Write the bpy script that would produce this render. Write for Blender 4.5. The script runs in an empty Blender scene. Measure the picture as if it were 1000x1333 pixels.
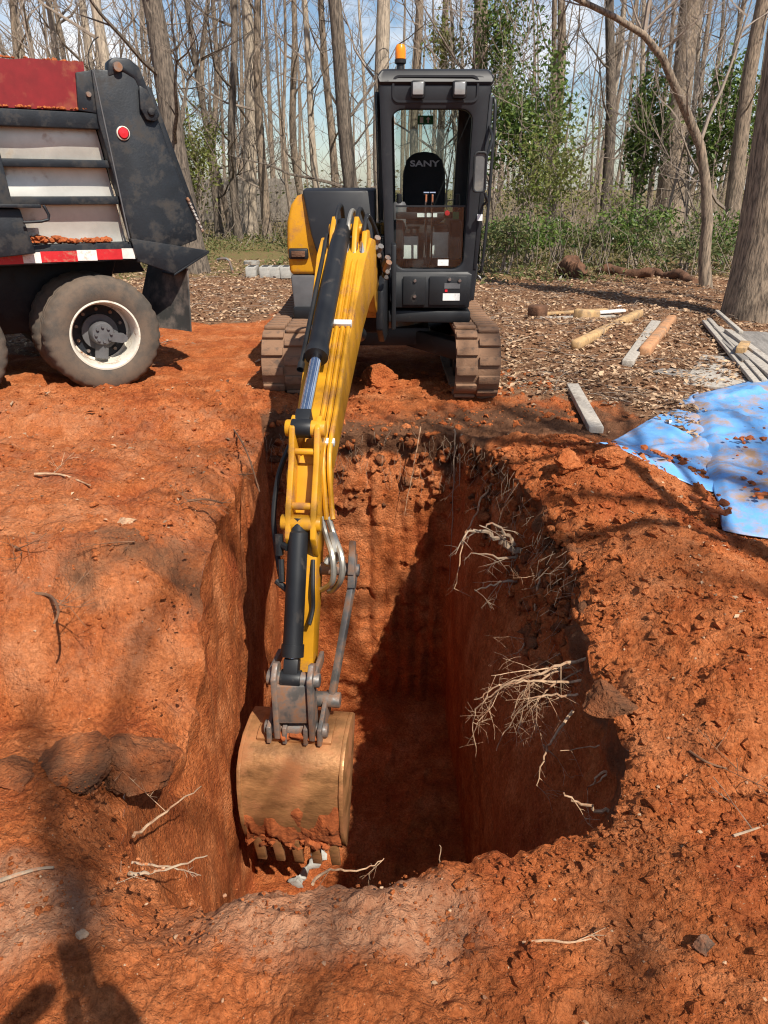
import bpy, math, random
import numpy as np
from mathutils import Vector, Matrix

# ------------------------------------------------------------------ camera, sky, sun, exposure
S = bpy.context.scene
COL = S.collection
CAM_H, FPX, PITCH = 1.6, 980.0, math.radians(23.5)
cam_d = bpy.data.cameras.new('camera'); cam = bpy.data.objects.new('camera', cam_d); COL.objects.link(cam)
cam.location = (0, 0, CAM_H); cam.rotation_euler = (math.pi/2 - PITCH, 0, 0)
cam_d.sensor_fit = 'VERTICAL'; cam_d.sensor_height = 36; cam_d.lens = 36*FPX/1333
cam_d.clip_start = 0.02; cam_d.clip_end = 2000
S.camera = cam
SUN = Vector((-.435, .72, -1.0)).normalized()          # the way the light travels
w = bpy.data.worlds.new('World'); S.world = w; w.use_nodes = True
nt = w.node_tree; nt.nodes.clear()
def wn(t): return nt.nodes.new(t)
sky = wn('ShaderNodeTexSky'); sky.sky_type = 'NISHITA'; sky.sun_disc = False
sky.sun_elevation = math.asin(-SUN.z); sky.sun_rotation = math.atan2(-SUN.x, -SUN.y)
sky.air_density = 1.0; sky.dust_density = .6; sky.ozone_density = 3.
tc = wn('ShaderNodeTexCoord'); mp = wn('ShaderNodeMapping'); mp.inputs['Scale'].default_value = (1, 1, 2.2)
mp.inputs['Location'].default_value = (.35, 0, .2)
nz = wn('ShaderNodeTexNoise'); nz.inputs['Scale'].default_value = 3.4; nz.inputs['Detail'].default_value = 7; nz.inputs['Roughness'].default_value = .58
rp = wn('ShaderNodeValToRGB'); rp.color_ramp.elements[0].position = .53; rp.color_ramp.elements[1].position = .66
mx = wn('ShaderNodeMix'); mx.data_type = 'RGBA'; mx.inputs[7].default_value = (8.6, 8.7, 9., 1)
bg = wn('ShaderNodeBackground'); bg.inputs['Strength'].default_value = .085
ow = wn('ShaderNodeOutputWorld')
L = nt.links.new
L(tc.outputs['Generated'], mp.inputs[0]); L(mp.outputs[0], nz.inputs['Vector']); L(nz.outputs['Fac'], rp.inputs[0])
L(rp.outputs[0], mx.inputs[0]); L(sky.outputs[0], mx.inputs[6]); L(mx.outputs[2], bg.inputs[0]); L(bg.outputs[0], ow.inputs[0])
sun_d = bpy.data.lights.new('sun', 'SUN'); sun_d.energy = 5.0; sun_d.angle = math.radians(.53); sun_d.color = (1, .93, .82)
sun = bpy.data.objects.new('sun', sun_d); COL.objects.link(sun)
sun.rotation_euler = SUN.to_track_quat('-Z', 'Y').to_euler(); sun.location = (5, -9, 14)
S.view_settings.view_transform = 'Standard'; S.view_settings.look = 'None'
S.view_settings.exposure = .48; S.view_settings.gamma = 1; S.view_settings.use_curve_mapping = False
S.cycles.filter_width = 1.15; S.cycles.max_bounces = 7; S.cycles.transparent_max_bounces = 16
R = math.radians
rng = np.random.default_rng(7); rnd = random.Random(11)

# pixel of the 1000x1333 photograph -> point in the place (used to take measurements from the picture)
_c, _s = math.cos(PITCH), math.sin(PITCH)
def ray(u, v):
    x, y = (u-500)/FPX, (666.5-v)/FPX
    return Vector((x, _c+_s*y, -_s+_c*y))
def at_y(u, v, Y): d = ray(u, v); return Vector((0, 0, CAM_H)) + d*(Y/d.y)
def at_z(u, v, z=0): d = ray(u, v); return Vector((0, 0, CAM_H)) + d*((z-CAM_H)/d.z)

# ------------------------------------------------------------------ noise
def _hash(ix, iy, iz, seed):
    h = (ix.astype(np.int64)*374761393 + iy.astype(np.int64)*668265263 + iz.astype(np.int64)*2147483647 + seed*974711) & 0xffffffff
    h = ((h ^ (h >> 13))*1274126177) & 0xffffffff
    h = ((h ^ (h >> 16))*2246822519) & 0xffffffff
    return ((h ^ (h >> 15)) & 0xffff)/65535.0*2-1
def vnoise(x, y, z, seed=0):
    x, y, z = np.broadcast_arrays(np.asarray(x, float), np.asarray(y, float), np.asarray(z, float))
    xi, yi, zi = np.floor(x), np.floor(y), np.floor(z)
    fx, fy, fz = x-xi, y-yi, z-zi
    fx, fy, fz = [f*f*f*(f*(f*6-15)+10) for f in (fx, fy, fz)]
    r = 0
    for dx in (0, 1):
        for dy in (0, 1):
            for dz in (0, 1):
                wgt = (fx if dx else 1-fx)*(fy if dy else 1-fy)*(fz if dz else 1-fz)
                r = r + wgt*_hash(xi+dx, yi+dy, zi+dz, seed)
    return r
def fbm(x, y, z, o=4, seed=0, gain=.5):
    a, r, f = 1., 0., 1.
    for i in range(o):
        r = r + a*vnoise(np.asarray(x)*f+i*17.3, np.asarray(y)*f-i*9.1, np.asarray(z)*f+i*5.7, seed+i); a *= gain; f *= 2.03
    return r
def sstep(a, b, x):
    t = np.clip((np.asarray(x, float)-a)/(b-a), 0, 1); return t*t*(3-2*t)

# ------------------------------------------------------------------ materials
MATS = {}
def material(name, col, rough=.8, metal=0., dirt=None, dirt_amt=.35, dirt_scale=6., var=.18, var_scale=9., bump=0., bump_scale=60., spec=.4, stretch=None, grain=None, ramp=(.3, .7)):
    m = bpy.data.materials.new(name); m.use_nodes = True; MATS[name] = m
    t = m.node_tree; n = t.nodes; l = t.links.new; b = n['Principled BSDF']
    b.inputs['Roughness'].default_value = rough; b.inputs['Metallic'].default_value = metal
    b.inputs['Specular IOR Level'].default_value = spec
    tex = n.new('ShaderNodeTexCoord'); vec = tex.outputs['Object']
    if stretch:
        mm = n.new('ShaderNodeMapping'); mm.inputs['Scale'].default_value = stretch; l(vec, mm.inputs[0]); vec2 = mm.outputs[0]
    else: vec2 = vec
    no = n.new('ShaderNodeTexNoise'); no.inputs['Scale'].default_value = var_scale; no.inputs['Detail'].default_value = 6; no.inputs['Roughness'].default_value = .65
    l(vec2, no.inputs['Vector'])
    r = n.new('ShaderNodeValToRGB'); e = r.color_ramp.elements
    lo = [c*(1-var) for c in col]; hi = [min(1, c*(1+var)) for c in col]
    if grain: lo, hi = grain, col
    e[0].position, e[1].position = ramp; e[0].color = (*lo, 1); e[1].color = (*hi, 1)
    l(no.outputs['Fac'], r.inputs[0]); out = r.outputs[0]
    if dirt:
        d = n.new('ShaderNodeTexNoise'); d.inputs['Scale'].default_value = dirt_scale; d.inputs['Detail'].default_value = 9; d.inputs['Roughness'].default_value = .7
        l(vec, d.inputs['Vector'])
        dr = n.new('ShaderNodeValToRGB'); c = .5+(.5-dirt_amt)*.5
        dr.color_ramp.elements[0].position = c-.06; dr.color_ramp.elements[1].position = c+.10
        l(d.outputs['Fac'], dr.inputs[0])
        mxx = n.new('ShaderNodeMix'); mxx.data_type = 'RGBA'; mxx.inputs[7].default_value = (*dirt, 1)
        l(dr.outputs[0], mxx.inputs[0]); l(out, mxx.inputs[6]); out = mxx.outputs[2]
        rr = n.new('ShaderNodeMapRange'); rr.inputs[3].default_value = rough; rr.inputs[4].default_value = .95
        l(dr.outputs[0], rr.inputs[0]); l(rr.outputs[0], b.inputs['Roughness'])
        if metal:
            mr = n.new('ShaderNodeMapRange'); mr.inputs[3].default_value = metal; mr.inputs[4].default_value = 0
            l(dr.outputs[0], mr.inputs[0]); l(mr.outputs[0], b.inputs['Metallic'])
    l(out, b.inputs['Base Color'])
    if bump:
        bn = n.new('ShaderNodeTexNoise'); bn.inputs['Scale'].default_value = bump_scale; bn.inputs['Detail'].default_value = 5
        l(vec2, bn.inputs['Vector'])
        bb = n.new('ShaderNodeBump'); bb.inputs['Strength'].default_value = bump; bb.inputs['Distance'].default_value = .01
        l(bn.outputs['Fac'], bb.inputs['Height']); l(bb.outputs[0], b.inputs['Normal'])
    return m
CLAY = (.345, .09, .025)
material('yellow_paint', (.58, .27, .012), .4, dirt=(.34, .15, .05), dirt_amt=.34, dirt_scale=7, var=.08)
material('black_paint', (.013, .014, .016), .45, dirt=(.07, .055, .045), dirt_amt=.2, dirt_scale=7, var=.2)
material('cab_paint', (.012, .013, .016), .48, dirt=(.05, .047, .045), dirt_amt=.2, dirt_scale=4, var=.2)
material('rubber', (.03, .029, .028), .8, dirt=(.13, .085, .06), dirt_amt=.5, dirt_scale=10, bump=.3, bump_scale=90)
material('track_rubber', (.06, .05, .043), .88, dirt=(.22, .125, .075), dirt_amt=.8, dirt_scale=8, bump=.4, bump_scale=70)
material('steel', (.45, .44, .42), .32, 1, dirt=(.22, .14, .09), dirt_amt=.3, dirt_scale=12)
material('chrome', (.75, .76, .78), .12, 1)
material('dull_steel', (.20, .19, .18), .5, .6, dirt=(.24, .12, .065), dirt_amt=.5, dirt_scale=9)
material('bucket_steel', (.36, .175, .072), .42, .4, dirt=(.33, .13, .05), dirt_amt=.44, dirt_scale=5, var=.55, var_scale=5, stretch=(1, 1, 2.5), bump=.25, bump_scale=40)
material('packed_clay', CLAY, .95, var=.35, var_scale=14, bump=.9, bump_scale=50)
material('hose_rubber', (.016, .016, .017), .55)
material('hose_sleeve', (.42, .39, .33), .4, .6, var=.2)
material('seat_fabric', (.012, .012, .013), .85, bump=.2)
material('white_label', (.72, .72, .70), .5, dirt=(.3, .25, .2), dirt_amt=.2, dirt_scale=30)
material('grey_letter', (.42, .42, .43), .5)
material('red_plastic', (.55, .02, .03), .3)
material('green_sign', (.01, .20, .09), .5)
material('amber', (.85, .24, .01), .25)
material('lamp_glass', (.26, .27, .27), .15, spec=.8)
material('mirror_back', (.10, .10, .10), .35, dirt=(.2, .18, .15), dirt_amt=.35)
material('grey_plastic', (.10, .10, .105), .6)
material('truck_black', (.010, .013, .018), .5, dirt=(.045, .04, .037), dirt_amt=.36, dirt_scale=7, var=.3, bump=.1)
material('truck_red', (.19, .008, .011), .5, dirt=(.28, .085, .04), dirt_amt=.30, dirt_scale=3.2, var=.2)
material('aluminium', (.56, .54, .49), .42, .55, dirt=(.34, .24, .16), dirt_amt=.28, dirt_scale=2.4, var=.16, var_scale=3)
material('tape_white', (.70, .68, .64), .4, dirt=(.35, .2, .13), dirt_amt=.34, dirt_scale=14)
material('tape_red', (.50, .02, .025), .4, dirt=(.35, .2, .13), dirt_amt=.26, dirt_scale=14)
material('rim_paint', (.66, .62, .53), .45, dirt=(.20, .09, .04), dirt_amt=.36, dirt_scale=9)
material('mudflap_rubber', (.045, .045, .043), .6, dirt=(.16, .13, .11), dirt_amt=.5, dirt_scale=5)
material('tyre', (.075, .064, .054), .9, dirt=(.13, .095, .07), dirt_amt=.62, dirt_scale=4, bump=.2, bump_scale=120)
material('bark', (.31, .235, .168), .95, var_scale=6, stretch=(6, 6, .9), bump=1., bump_scale=9, grain=(.085, .066, .05), ramp=(.38, .60))
material('pale_bark', (.45, .365, .275), .95, var_scale=5, stretch=(5, 5, .8), bump=1., bump_scale=8, grain=(.17, .14, .11), ramp=(.36, .60))
material('dark_bark', (.19, .15, .115), .95, var_scale=6, stretch=(6, 6, .9), bump=1., bump_scale=9, grain=(.05, .04, .032), ramp=(.38, .62))
material('twig_bark', (.25, .20, .16), .95, var=.25)
material('root_pale', (.46, .30, .18), .85, var=.4, var_scale=20, dirt=(.26, .10, .045), dirt_amt=.42, dirt_scale=22)
material('root_dark', (.17, .085, .045), .9, var=.3, var_scale=20)
material('root_grey', (.34, .25, .17), .9, var=.3, var_scale=20, dirt=(.33, .13, .06), dirt_amt=.34, dirt_scale=22)
material('fresh_wood', (.46, .29, .135), .8, dirt=(.24, .17, .11), dirt_amt=.4, dirt_scale=8, var=.3, var_scale=6, stretch=(3, 3, 1), bump=.3)
material('orange_wood', (.46, .23, .11), .8, dirt=(.26, .17, .11), dirt_amt=.4, dirt_scale=8, var=.3, var_scale=6, stretch=(3, 3, 1), bump=.3)
material('grey_wood', (.40, .36, .31), .85, var=.3, var_scale=5, stretch=(6, 6, 1), bump=.4, dirt=(.16, .11, .08), dirt_amt=.25, dirt_scale=3)
material('dark_wood', (.22, .20, .18), .9, var=.35, var_scale=5, stretch=(6, 1, 6), bump=.4)
material('rotten_wood', (.12, .058, .032), .95, var=.6, var_scale=8, bump=.9)
material('concrete', (.36, .35, .32), .9, var=.25, bump=.5, dirt=(.16, .12, .09), dirt_amt=.35, dirt_scale=4)
material('grey_rock', (.15, .095, .062), .95, var=.6, var_scale=16, bump=1., bump_scale=38, dirt=(.30, .10, .04), dirt_amt=.42, dirt_scale=9)
material('fence_wood', (.22, .19, .16), .9, var=.3)
material('siding', (.33, .34, .36), .8, var=.1)
material('jeans', (.06, .08, .13), .9); material('jacket', (.05, .05, .055), .9); material('skin', (.5, .3, .2), .6); material('hair', (.04, .025, .015), .8)

def glass_mat():
    m = bpy.data.materials.new('cab_glass'); m.use_nodes = True; t = m.node_tree; n = t.nodes; n.clear(); l = t.links.new
    tr = n.new('ShaderNodeBsdfTransparent'); tr.inputs[0].default_value = (.80, .86, .84, 1)
    gl = n.new('ShaderNodeBsdfGlossy'); gl.inputs['Roughness'].default_value = .03
    lw = n.new('ShaderNodeFresnel'); lw.inputs[0].default_value = 1.5
    no = n.new('ShaderNodeTexNoise'); no.inputs['Scale'].default_value = 5; no.inputs['Detail'].default_value = 7
    df = n.new('ShaderNodeBsdfDiffuse'); df.inputs[0].default_value = (.30, .32, .33, 1)
    mr = n.new('ShaderNodeMapRange'); mr.inputs[1].default_value = .42; mr.inputs[2].default_value = .75; mr.inputs[3].default_value = .01; mr.inputs[4].default_value = .05
    a = n.new('ShaderNodeMixShader'); b = n.new('ShaderNodeMixShader'); o = n.new('ShaderNodeOutputMaterial')
    l(lw.outputs[0], a.inputs[0]); l(tr.outputs[0], a.inputs[1]); l(gl.outputs[0], a.inputs[2])
    l(no.outputs['Fac'], mr.inputs[0]); l(mr.outputs[0], b.inputs[0]); l(a.outputs[0], b.inputs[1]); l(df.outputs[0], b.inputs[2]); l(b.outputs[0], o.inputs[0])
    MATS['cab_glass'] = m
glass_mat()
def leaf_mat(name, ramp, rough=.6, trans=.35):
    m = bpy.data.materials.new(name); m.use_nodes = True; t = m.node_tree; n = t.nodes; l = t.links.new
    b = n['Principled BSDF']; b.inputs['Roughness'].default_value = rough; b.inputs['Specular IOR Level'].default_value = .3
    at = n.new('ShaderNodeAttribute'); at.attribute_name = 'rnd'
    r = n.new('ShaderNodeValToRGB'); r.color_ramp.interpolation = 'LINEAR'
    for i, c in enumerate(ramp):
        p = i/(len(ramp)-1)
        e = r.color_ramp.elements[0] if i == 0 else (r.color_ramp.elements[1] if i == len(ramp)-1 else r.color_ramp.elements.new(p))
        e.position = p; e.color = (*c, 1)
    l(at.outputs['Fac'], r.inputs[0]); l(r.outputs[0], b.inputs['Base Color'])
    if trans:
        tl = n.new('ShaderNodeBsdfTranslucent'); ms = n.new('ShaderNodeMixShader'); ms.inputs[0].default_value = trans
        l(r.outputs[0], tl.inputs[0]); l(b.outputs[0], ms.inputs[1]); l(tl.outputs[0], ms.inputs[2]); l(ms.outputs[0], n['Material Output'].inputs[0])
    MATS[name] = m
leaf_mat('dead_leaf', [(.10, .042, .022), (.24, .10, .048), (.42, .23, .12), (.18, .085, .045), (.62, .43, .27)], .8, .15)
leaf_mat('ivy_leaf', [(.04, .085, .018), (.075, .145, .03), (.12, .20, .04), (.19, .26, .06)], .45)
leaf_mat('spring_leaf', [(.16, .20, .04), (.24, .27, .06), (.31, .33, .10), (.20, .19, .07)], .6)
leaf_mat('bush_leaf', [(.06, .11, .028), (.11, .17, .042), (.17, .23, .065), (.22, .20, .09)], .6)
leaf_mat('brush_leaf', [(.13, .10, .065), (.20, .15, .10), (.10, .12, .045), (.27, .21, .15), (.14, .16, .06)], .9, .2)
leaf_mat('grass_blade', [(.09, .13, .03), (.14, .19, .045), (.20, .24, .07), (.24, .20, .10)], .7)

def soil_mat():
    m = bpy.data.materials.new('soil'); m.use_nodes = True; t = m.node_tree; n = t.nodes; l = t.links.new
    b = n['Principled BSDF']; b.inputs['Roughness'].default_value = .96; b.inputs['Specular IOR Level'].default_value = .12
    geo = n.new('ShaderNodeNewGeometry'); pos = geo.outputs['Position']
    def noise(scale, detail=6, rough=.6, vec=None):
        q = n.new('ShaderNodeTexNoise'); q.inputs['Scale'].default_value = scale; q.inputs['Detail'].default_value = detail; q.inputs['Roughness'].default_value = rough
        l(vec or pos, q.inputs['Vector']); return q.outputs['Fac']
    def ramp(fac, *st):
        q = n.new('ShaderNodeValToRGB')
        for i, (p, c) in enumerate(st):
            e = q.color_ramp.elements[i] if i < 2 else q.color_ramp.elements.new(p)
            e.position = p; e.color = (*c, 1)
        l(fac, q.inputs[0]); return q.outputs[0]
    def mix(f, a, bb, mode='MIX'):
        q = n.new('ShaderNodeMix'); q.data_type = 'RGBA'; q.blend_type = mode
        if isinstance(f, float): q.inputs[0].default_value = f
        else: l(f, q.inputs[0])
        l(a, q.inputs[6]); l(bb, q.inputs[7]); return q.outputs[2]
    def attr(a): q = n.new('ShaderNodeAttribute'); q.attribute_name = a; return q.outputs['Fac']
    def add(a, bb, k=1., off=0.):
        q = n.new('ShaderNodeMath'); q.operation = 'MULTIPLY_ADD'; l(bb, q.inputs[0]); q.inputs[1].default_value = k; l(a, q.inputs[2])
        if off:
            z = n.new('ShaderNodeMath'); z.operation = 'ADD'; l(q.outputs[0], z.inputs[0]); z.inputs[1].default_value = off; return z.outputs[0]
        return q.outputs[0]
    clay = ramp(noise(2.6, 8, .66), (.30, (.34, .076, .024)), (.72, (.62, .235, .095)), (.5, (.49, .142, .043)))
    mid = ramp(noise(9, 9, .75), (.30, (.62, .54, .48)), (.70, (1.18, 1.28, 1.38)), (.5, (1.0, .98, .96)))
    clay = mix(1., clay, mid, 'MULTIPLY')
    fine = ramp(noise(62, 6, .75), (.30, (.50, .44, .40)), (.70, (1.30, 1.36, 1.42)))
    clay = mix(1., clay, fine, 'MULTIPLY')
    brown = n.new('ShaderNodeRGB'); brown.outputs[0].default_value = (.20, .10, .052, 1)
    clay = mix(ramp(noise(1.7, 9, .72), (.56, (0, 0, 0)), (.76, (.55, .55, .55))), clay, brown.outputs[0])
    specks = ramp(noise(130, 2, .5), (.70, (0, 0, 0)), (.74, (.8, .8, .8)))
    palec = n.new('ShaderNodeRGB'); palec.outputs[0].default_value = (.55, .36, .22, 1)
    clay = mix(specks, clay, palec.outputs[0])
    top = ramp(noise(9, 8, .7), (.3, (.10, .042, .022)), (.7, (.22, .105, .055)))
    pale = ramp(noise(30, 7, .7), (.3, (.36, .135, .062)), (.7, (.60, .31, .175)))
    litter = ramp(noise(28, 8, .75), (.28, (.10, .048, .026)), (.75, (.42, .27, .16)), (.52, (.25, .13, .07)))
    green = ramp(noise(6, 7, .7), (.35, (.20, .13, .07)), (.65, (.13, .17, .045)))
    edge = noise(5, 8, .7)
    def mask(a, lo=.62, hi=.86):
        q = n.new('ShaderNodeMapRange'); q.interpolation_type = 'SMOOTHSTEP'; q.inputs[1].default_value = lo; q.inputs[2].default_value = hi
        l(add(attr(a), edge, .55), q.inputs[0]); return q.outputs[0]
    c = mix(mask('pale', .70, 1.0), clay, pale)
    c = mix(mask('topsoil'), c, top); c = mix(mask('litter'), c, litter); c = mix(mask('green', .7, 1.0), c, green)
    l(c, b.inputs['Base Color'])
    def voro(scale):
        q = n.new('ShaderNodeTexVoronoi'); q.inputs['Scale'].default_value = scale; q.inputs['Randomness'].default_value = 1.
        wv = n.new('ShaderNodeTexNoise'); wv.inputs['Scale'].default_value = scale*.7; wv.inputs['Detail'].default_value = 3; l(pos, wv.inputs['Vector'])
        vm = n.new('ShaderNodeVectorMath'); vm.operation = 'MULTIPLY_ADD'; l(wv.outputs['Color'], vm.inputs[0]); vm.inputs[1].default_value = (.9/scale,)*3; l(pos, vm.inputs[2]); l(vm.outputs[0], q.inputs['Vector']); return q.outputs['Distance']
    h = add(add(add(noise(38, 8, .68), noise(140, 5, .7), .35), voro(70), -.32), voro(190), -.16)
    bp = n.new('ShaderNodeBump'); bp.inputs['Strength'].default_value = 1.; bp.inputs['Distance'].default_value = .024
    l(h, bp.inputs['Height']); l(bp.outputs[0], b.inputs['Normal'])
    MATS['soil'] = m
soil_mat()
def tarp_mat():
    m = material('tarp_blue', (.14, .37, .74), .35, dirt=(.38, .24, .15), dirt_amt=.42, dirt_scale=4.5, var=.15, var_scale=2, bump=.25, bump_scale=14)
tarp_mat()

# ------------------------------------------------------------------ object helpers
def tag(o, label=None, cat=None, group=None, kind=None):
    for k, v in (('label', label), ('category', cat), ('group', group), ('kind', kind)):
        if v: o[k] = v
    return o
def empty(name, loc=(0, 0, 0), label=None, cat=None, group=None):
    o = bpy.data.objects.new(name, None); COL.objects.link(o); o.location = loc; o.empty_display_size = .2
    return tag(o, label, cat, group)
def adopt(o, parent):
    if parent is not None:
        o.parent = parent; inv = world_of(parent).inverted()
        if o.type == 'MESH' and o.data.users == 1 and o.location.length == 0 and tuple(o.rotation_euler) == (0, 0, 0): o.data.transform(inv); o.matrix_parent_inverse = Matrix()
        else: o.matrix_parent_inverse = inv
def world_of(o):
    M = Matrix.LocRotScale(o.location, o.rotation_euler, o.scale)
    if o.parent: M = world_of(o.parent) @ o.matrix_parent_inverse @ M
    return M
def mesh_np(name, V, F, mat, parent=None, smooth=True, attrs=None):
    me = bpy.data.meshes.new(name); V = np.asarray(V, np.float32); F = np.asarray(F, np.int32)
    me.vertices.add(len(V)); me.vertices.foreach_set('co', V.ravel())
    k = F.shape[1]; me.loops.add(F.size); me.loops.foreach_set('vertex_index', F.ravel())
    me.polygons.add(len(F)); me.polygons.foreach_set('loop_start', np.arange(0, F.size, k, dtype=np.int32))
    me.polygons.foreach_set('loop_total', np.full(len(F), k, np.int32))
    me.polygons.foreach_set('use_smooth', np.full(len(F), smooth))
    for a, vals in (attrs or {}).items():
        q = me.attributes.new(a, 'FLOAT', 'POINT'); q.data.foreach_set('value', np.asarray(vals, np.float32))
    me.update(calc_edges=True); me.materials.append(MATS[mat])
    o = bpy.data.objects.new(name, me); COL.objects.link(o); adopt(o, parent); return o
def frame_of(d):
    d = Vector(d).normalized(); a = Vector((0, 0, 1)) if abs(d.z) < .9 else Vector((1, 0, 0))
    x = d.cross(a).normalized(); return x, x.cross(d).normalized()
class MB:
    def __init__(s): s.v = []; s.f = []
    def add(s, vs, fs):
        k = len(s.v); s.v += [tuple(p) for p in vs]; s.f += [tuple(i+k for i in f) for f in fs]; return s
    def box(s, c, size, M=None):
        hx, hy, hz = [q/2 for q in size]; M = M or Matrix()
        vs = [Vector(c)+(M @ Vector((x, y, z))) for x in (-hx, hx) for y in (-hy, hy) for z in (-hz, hz)]
        return s.add(vs, [(0, 1, 3, 2), (4, 6, 7, 5), (0, 4, 5, 1), (2, 3, 7, 6), (0, 2, 6, 4), (1, 5, 7, 3)])
    def box2(s, a, b):
        return s.box([(p+q)/2 for p, q in zip(a, b)], [abs(q-p) for p, q in zip(a, b)])
    def bar(s, a, b, wx, wz, up=(0, 0, 1)):
        a, b = Vector(a), Vector(b); d = (b-a); n = d.normalized(); x = n.cross(Vector(up)).normalized(); z = x.cross(n)
        vs = [p+x*sx*wx/2+z*sz*wz/2 for p in (a, b) for sx in (-1, 1) for sz in (-1, 1)]
        return s.add(vs, [(0, 2, 3, 1), (4, 5, 7, 6), (0, 1, 5, 4), (2, 6, 7, 3), (0, 4, 6, 2), (1, 3, 7, 5)])
    def prism(s, pts, off):
        n = len(pts); off = Vector(off); pts = [Vector(p) for p in pts]
        return s.add(pts+[p+off for p in pts], [tuple(range(n))[::-1], tuple(range(n, 2*n))]+[(i, (i+1) % n, n+(i+1) % n, n+i) for i in range(n)])
    def ring(s, outer, inner, off):       # frame between two closed loops of equal count, extruded by off
        n = len(outer); off = Vector(off); o = [Vector(p) for p in outer]; i = [Vector(p) for p in inner]
        vs = o+i+[p+off for p in o]+[p+off for p in i]; fs = []
        for k in range(n):
            j = (k+1) % n
            fs += [(k, j, n+j, n+k), (2*n+k, 3*n+k, 3*n+j, 2*n+j), (k, 2*n+k, 2*n+j, j), (n+k, n+j, 3*n+j, 3*n+k)]
        return s.add(vs, fs)
    def tube(s, pts, r, n=8, caps=True):
        pts = [Vector(p) for p in pts]; m = len(pts); rs = r if hasattr(r, '__len__') else [r]*m; vs = []
        t = (pts[1]-pts[0]).normalized(); x, y = frame_of(t)
        for i, p in enumerate(pts):
            t = (pts[min(i+1, m-1)]-pts[max(i-1, 0)])
            if t.length > 1e-9:
                t.normalize(); x = (x-t*x.dot(t)); x = x.normalized() if x.length > 1e-6 else frame_of(t)[0]; y = t.cross(x)
            for k in range(n):
                a = 2*math.pi*k/n; vs.append(p+(x*math.cos(a)+y*math.sin(a))*rs[i])
        fs = [(i*n+k, i*n+(k+1) % n, (i+1)*n+(k+1) % n, (i+1)*n+k) for i in range(m-1) for k in range(n)]
        if caps: fs += [tuple(range(n))[::-1], tuple(range((m-1)*n, m*n))]
        return s.add(vs, fs)
    def lathe(s, prof, c, axis, n=32, mod=None, closed=False):   # prof: (along axis, radius)
        c = Vector(c); ax = Vector(axis).normalized(); x, y = frame_of(ax); vs = []
        for i, (h, r) in enumerate(prof):
            for k in range(n):
                a = 2*math.pi*k/n; rr = r+(mod(i, k) if mod else 0)
                vs.append(c+ax*h+(x*math.cos(a)+y*math.sin(a))*rr)
        m = len(prof)
        fs = [(i*n+k, i*n+(k+1) % n, (i+1)*n+(k+1) % n, (i+1)*n+k) for i in range(m-1) for k in range(n)]
        if closed: fs += [tuple(range(n))[::-1], tuple(range((m-1)*n, m*n))]
        return s.add(vs, fs)
    def build(s, name, mat, parent=None, bevel=0., smooth=None, seg=2):
        me = bpy.data.meshes.new(name); me.from_pydata(s.v, [], s.f); me.materials.append(MATS[mat])
        import bmesh
        bm = bmesh.new(); bm.from_mesh(me); bmesh.ops.recalc_face_normals(bm, faces=bm.faces)
        if bevel:
            ed = [e for e in bm.edges if len(e.link_faces) == 2 and e.calc_face_angle(0) > .6]
            bmesh.ops.bevel(bm, geom=ed, offset=bevel, segments=seg, affect='EDGES', profile=.5, clamp_overlap=True)
        bm.to_mesh(me); bm.free()
        if smooth or (smooth is None and bevel) or (smooth is None and len(s.f) > 12):
            me.polygons.foreach_set('use_smooth', [True]*len(me.polygons)); me.set_sharp_from_angle(angle=R(38))
        o = bpy.data.objects.new(name, me); COL.objects.link(o); adopt(o, parent); return o
def smooth_path(pts, n=6):
    pts = [Vector(p) for p in pts]; out = []
    for i in range(len(pts)-1):
        p0, p1, p2, p3 = pts[max(i-1, 0)], pts[i], pts[i+1], pts[min(i+2, len(pts)-1)]
        for k in range(n):
            t = k/n; out.append(.5*((2*p1)+(p2-p0)*t+(2*p0-5*p1+4*p2-p3)*t*t+(3*p1-p0-3*p2+p3)*t**3))
    return out+[pts[-1]]

# ------------------------------------------------------------------ ground and pit
TOP = np.array([(-.46, 1.37), (-.25, 1.35), (0, 1.37), (.2, 1.42), (.45, 1.50), (.64, 1.60), (.74, 1.80), (.75, 2.1), (.78, 2.5), (.86, 2.9), (.86, 3.3), (.80, 3.75), (.74, 4.2),
                (.66, 4.65), (.55, 5.0), (.40, 5.15), (.1, 5.2), (-.3, 5.2), (-.65, 5.22), (-.84, 5.1), (-.84, 4.7), (-.82, 4.2), (-.82, 3.6), (-.81, 3.0), (-.79, 2.6), (-.80, 2.3), (-.83, 2.0), (-.80, 1.72), (-.68, 1.50)])
BOT = np.array([(-.44, 1.5), (0, 1.46), (.45, 1.55), (.5, 1.8), (.52, 2.4), (.52, 3.2), (.51, 4.2), (.49, 4.95), (.42, 5.06), (0, 5.08), (-.6, 5.08), (-.79, 5.0), (-.80, 4.4), (-.80, 3.6), (-.79, 2.9), (-.68, 2.3), (-.52, 1.75)])
CEN = np.array((.02, 3.2)); FLOOR_Z = -2.3
def polar(poly):
    P = np.vstack([poly, poly[:1]]); seg = []
    for a, b in zip(P[:-1], P[1:]):
        k = max(2, int(np.linalg.norm(b-a)/.01)); t = np.linspace(0, 1, k, endpoint=False)[:, None]; seg.append(a+(b-a)*t)
    Q = np.vstack(seg)-CEN; ph = np.arctan2(Q[:, 1], Q[:, 0]); r = np.hypot(Q[:, 0], Q[:, 1]); o = np.argsort(ph); return ph[o], r[o], Q[o]+CEN
def pinterp(x, xp, fp):
    return np.interp(x, np.concatenate([xp-2*np.pi, xp, xp+2*np.pi]), np.tile(fp, 3))
ph_t, r_t, Q_t = polar(TOP); ph_b, r_b, _ = polar(BOT)
def gauss(x, a, s): return np.exp(-((x-a)/s)**2)
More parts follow.
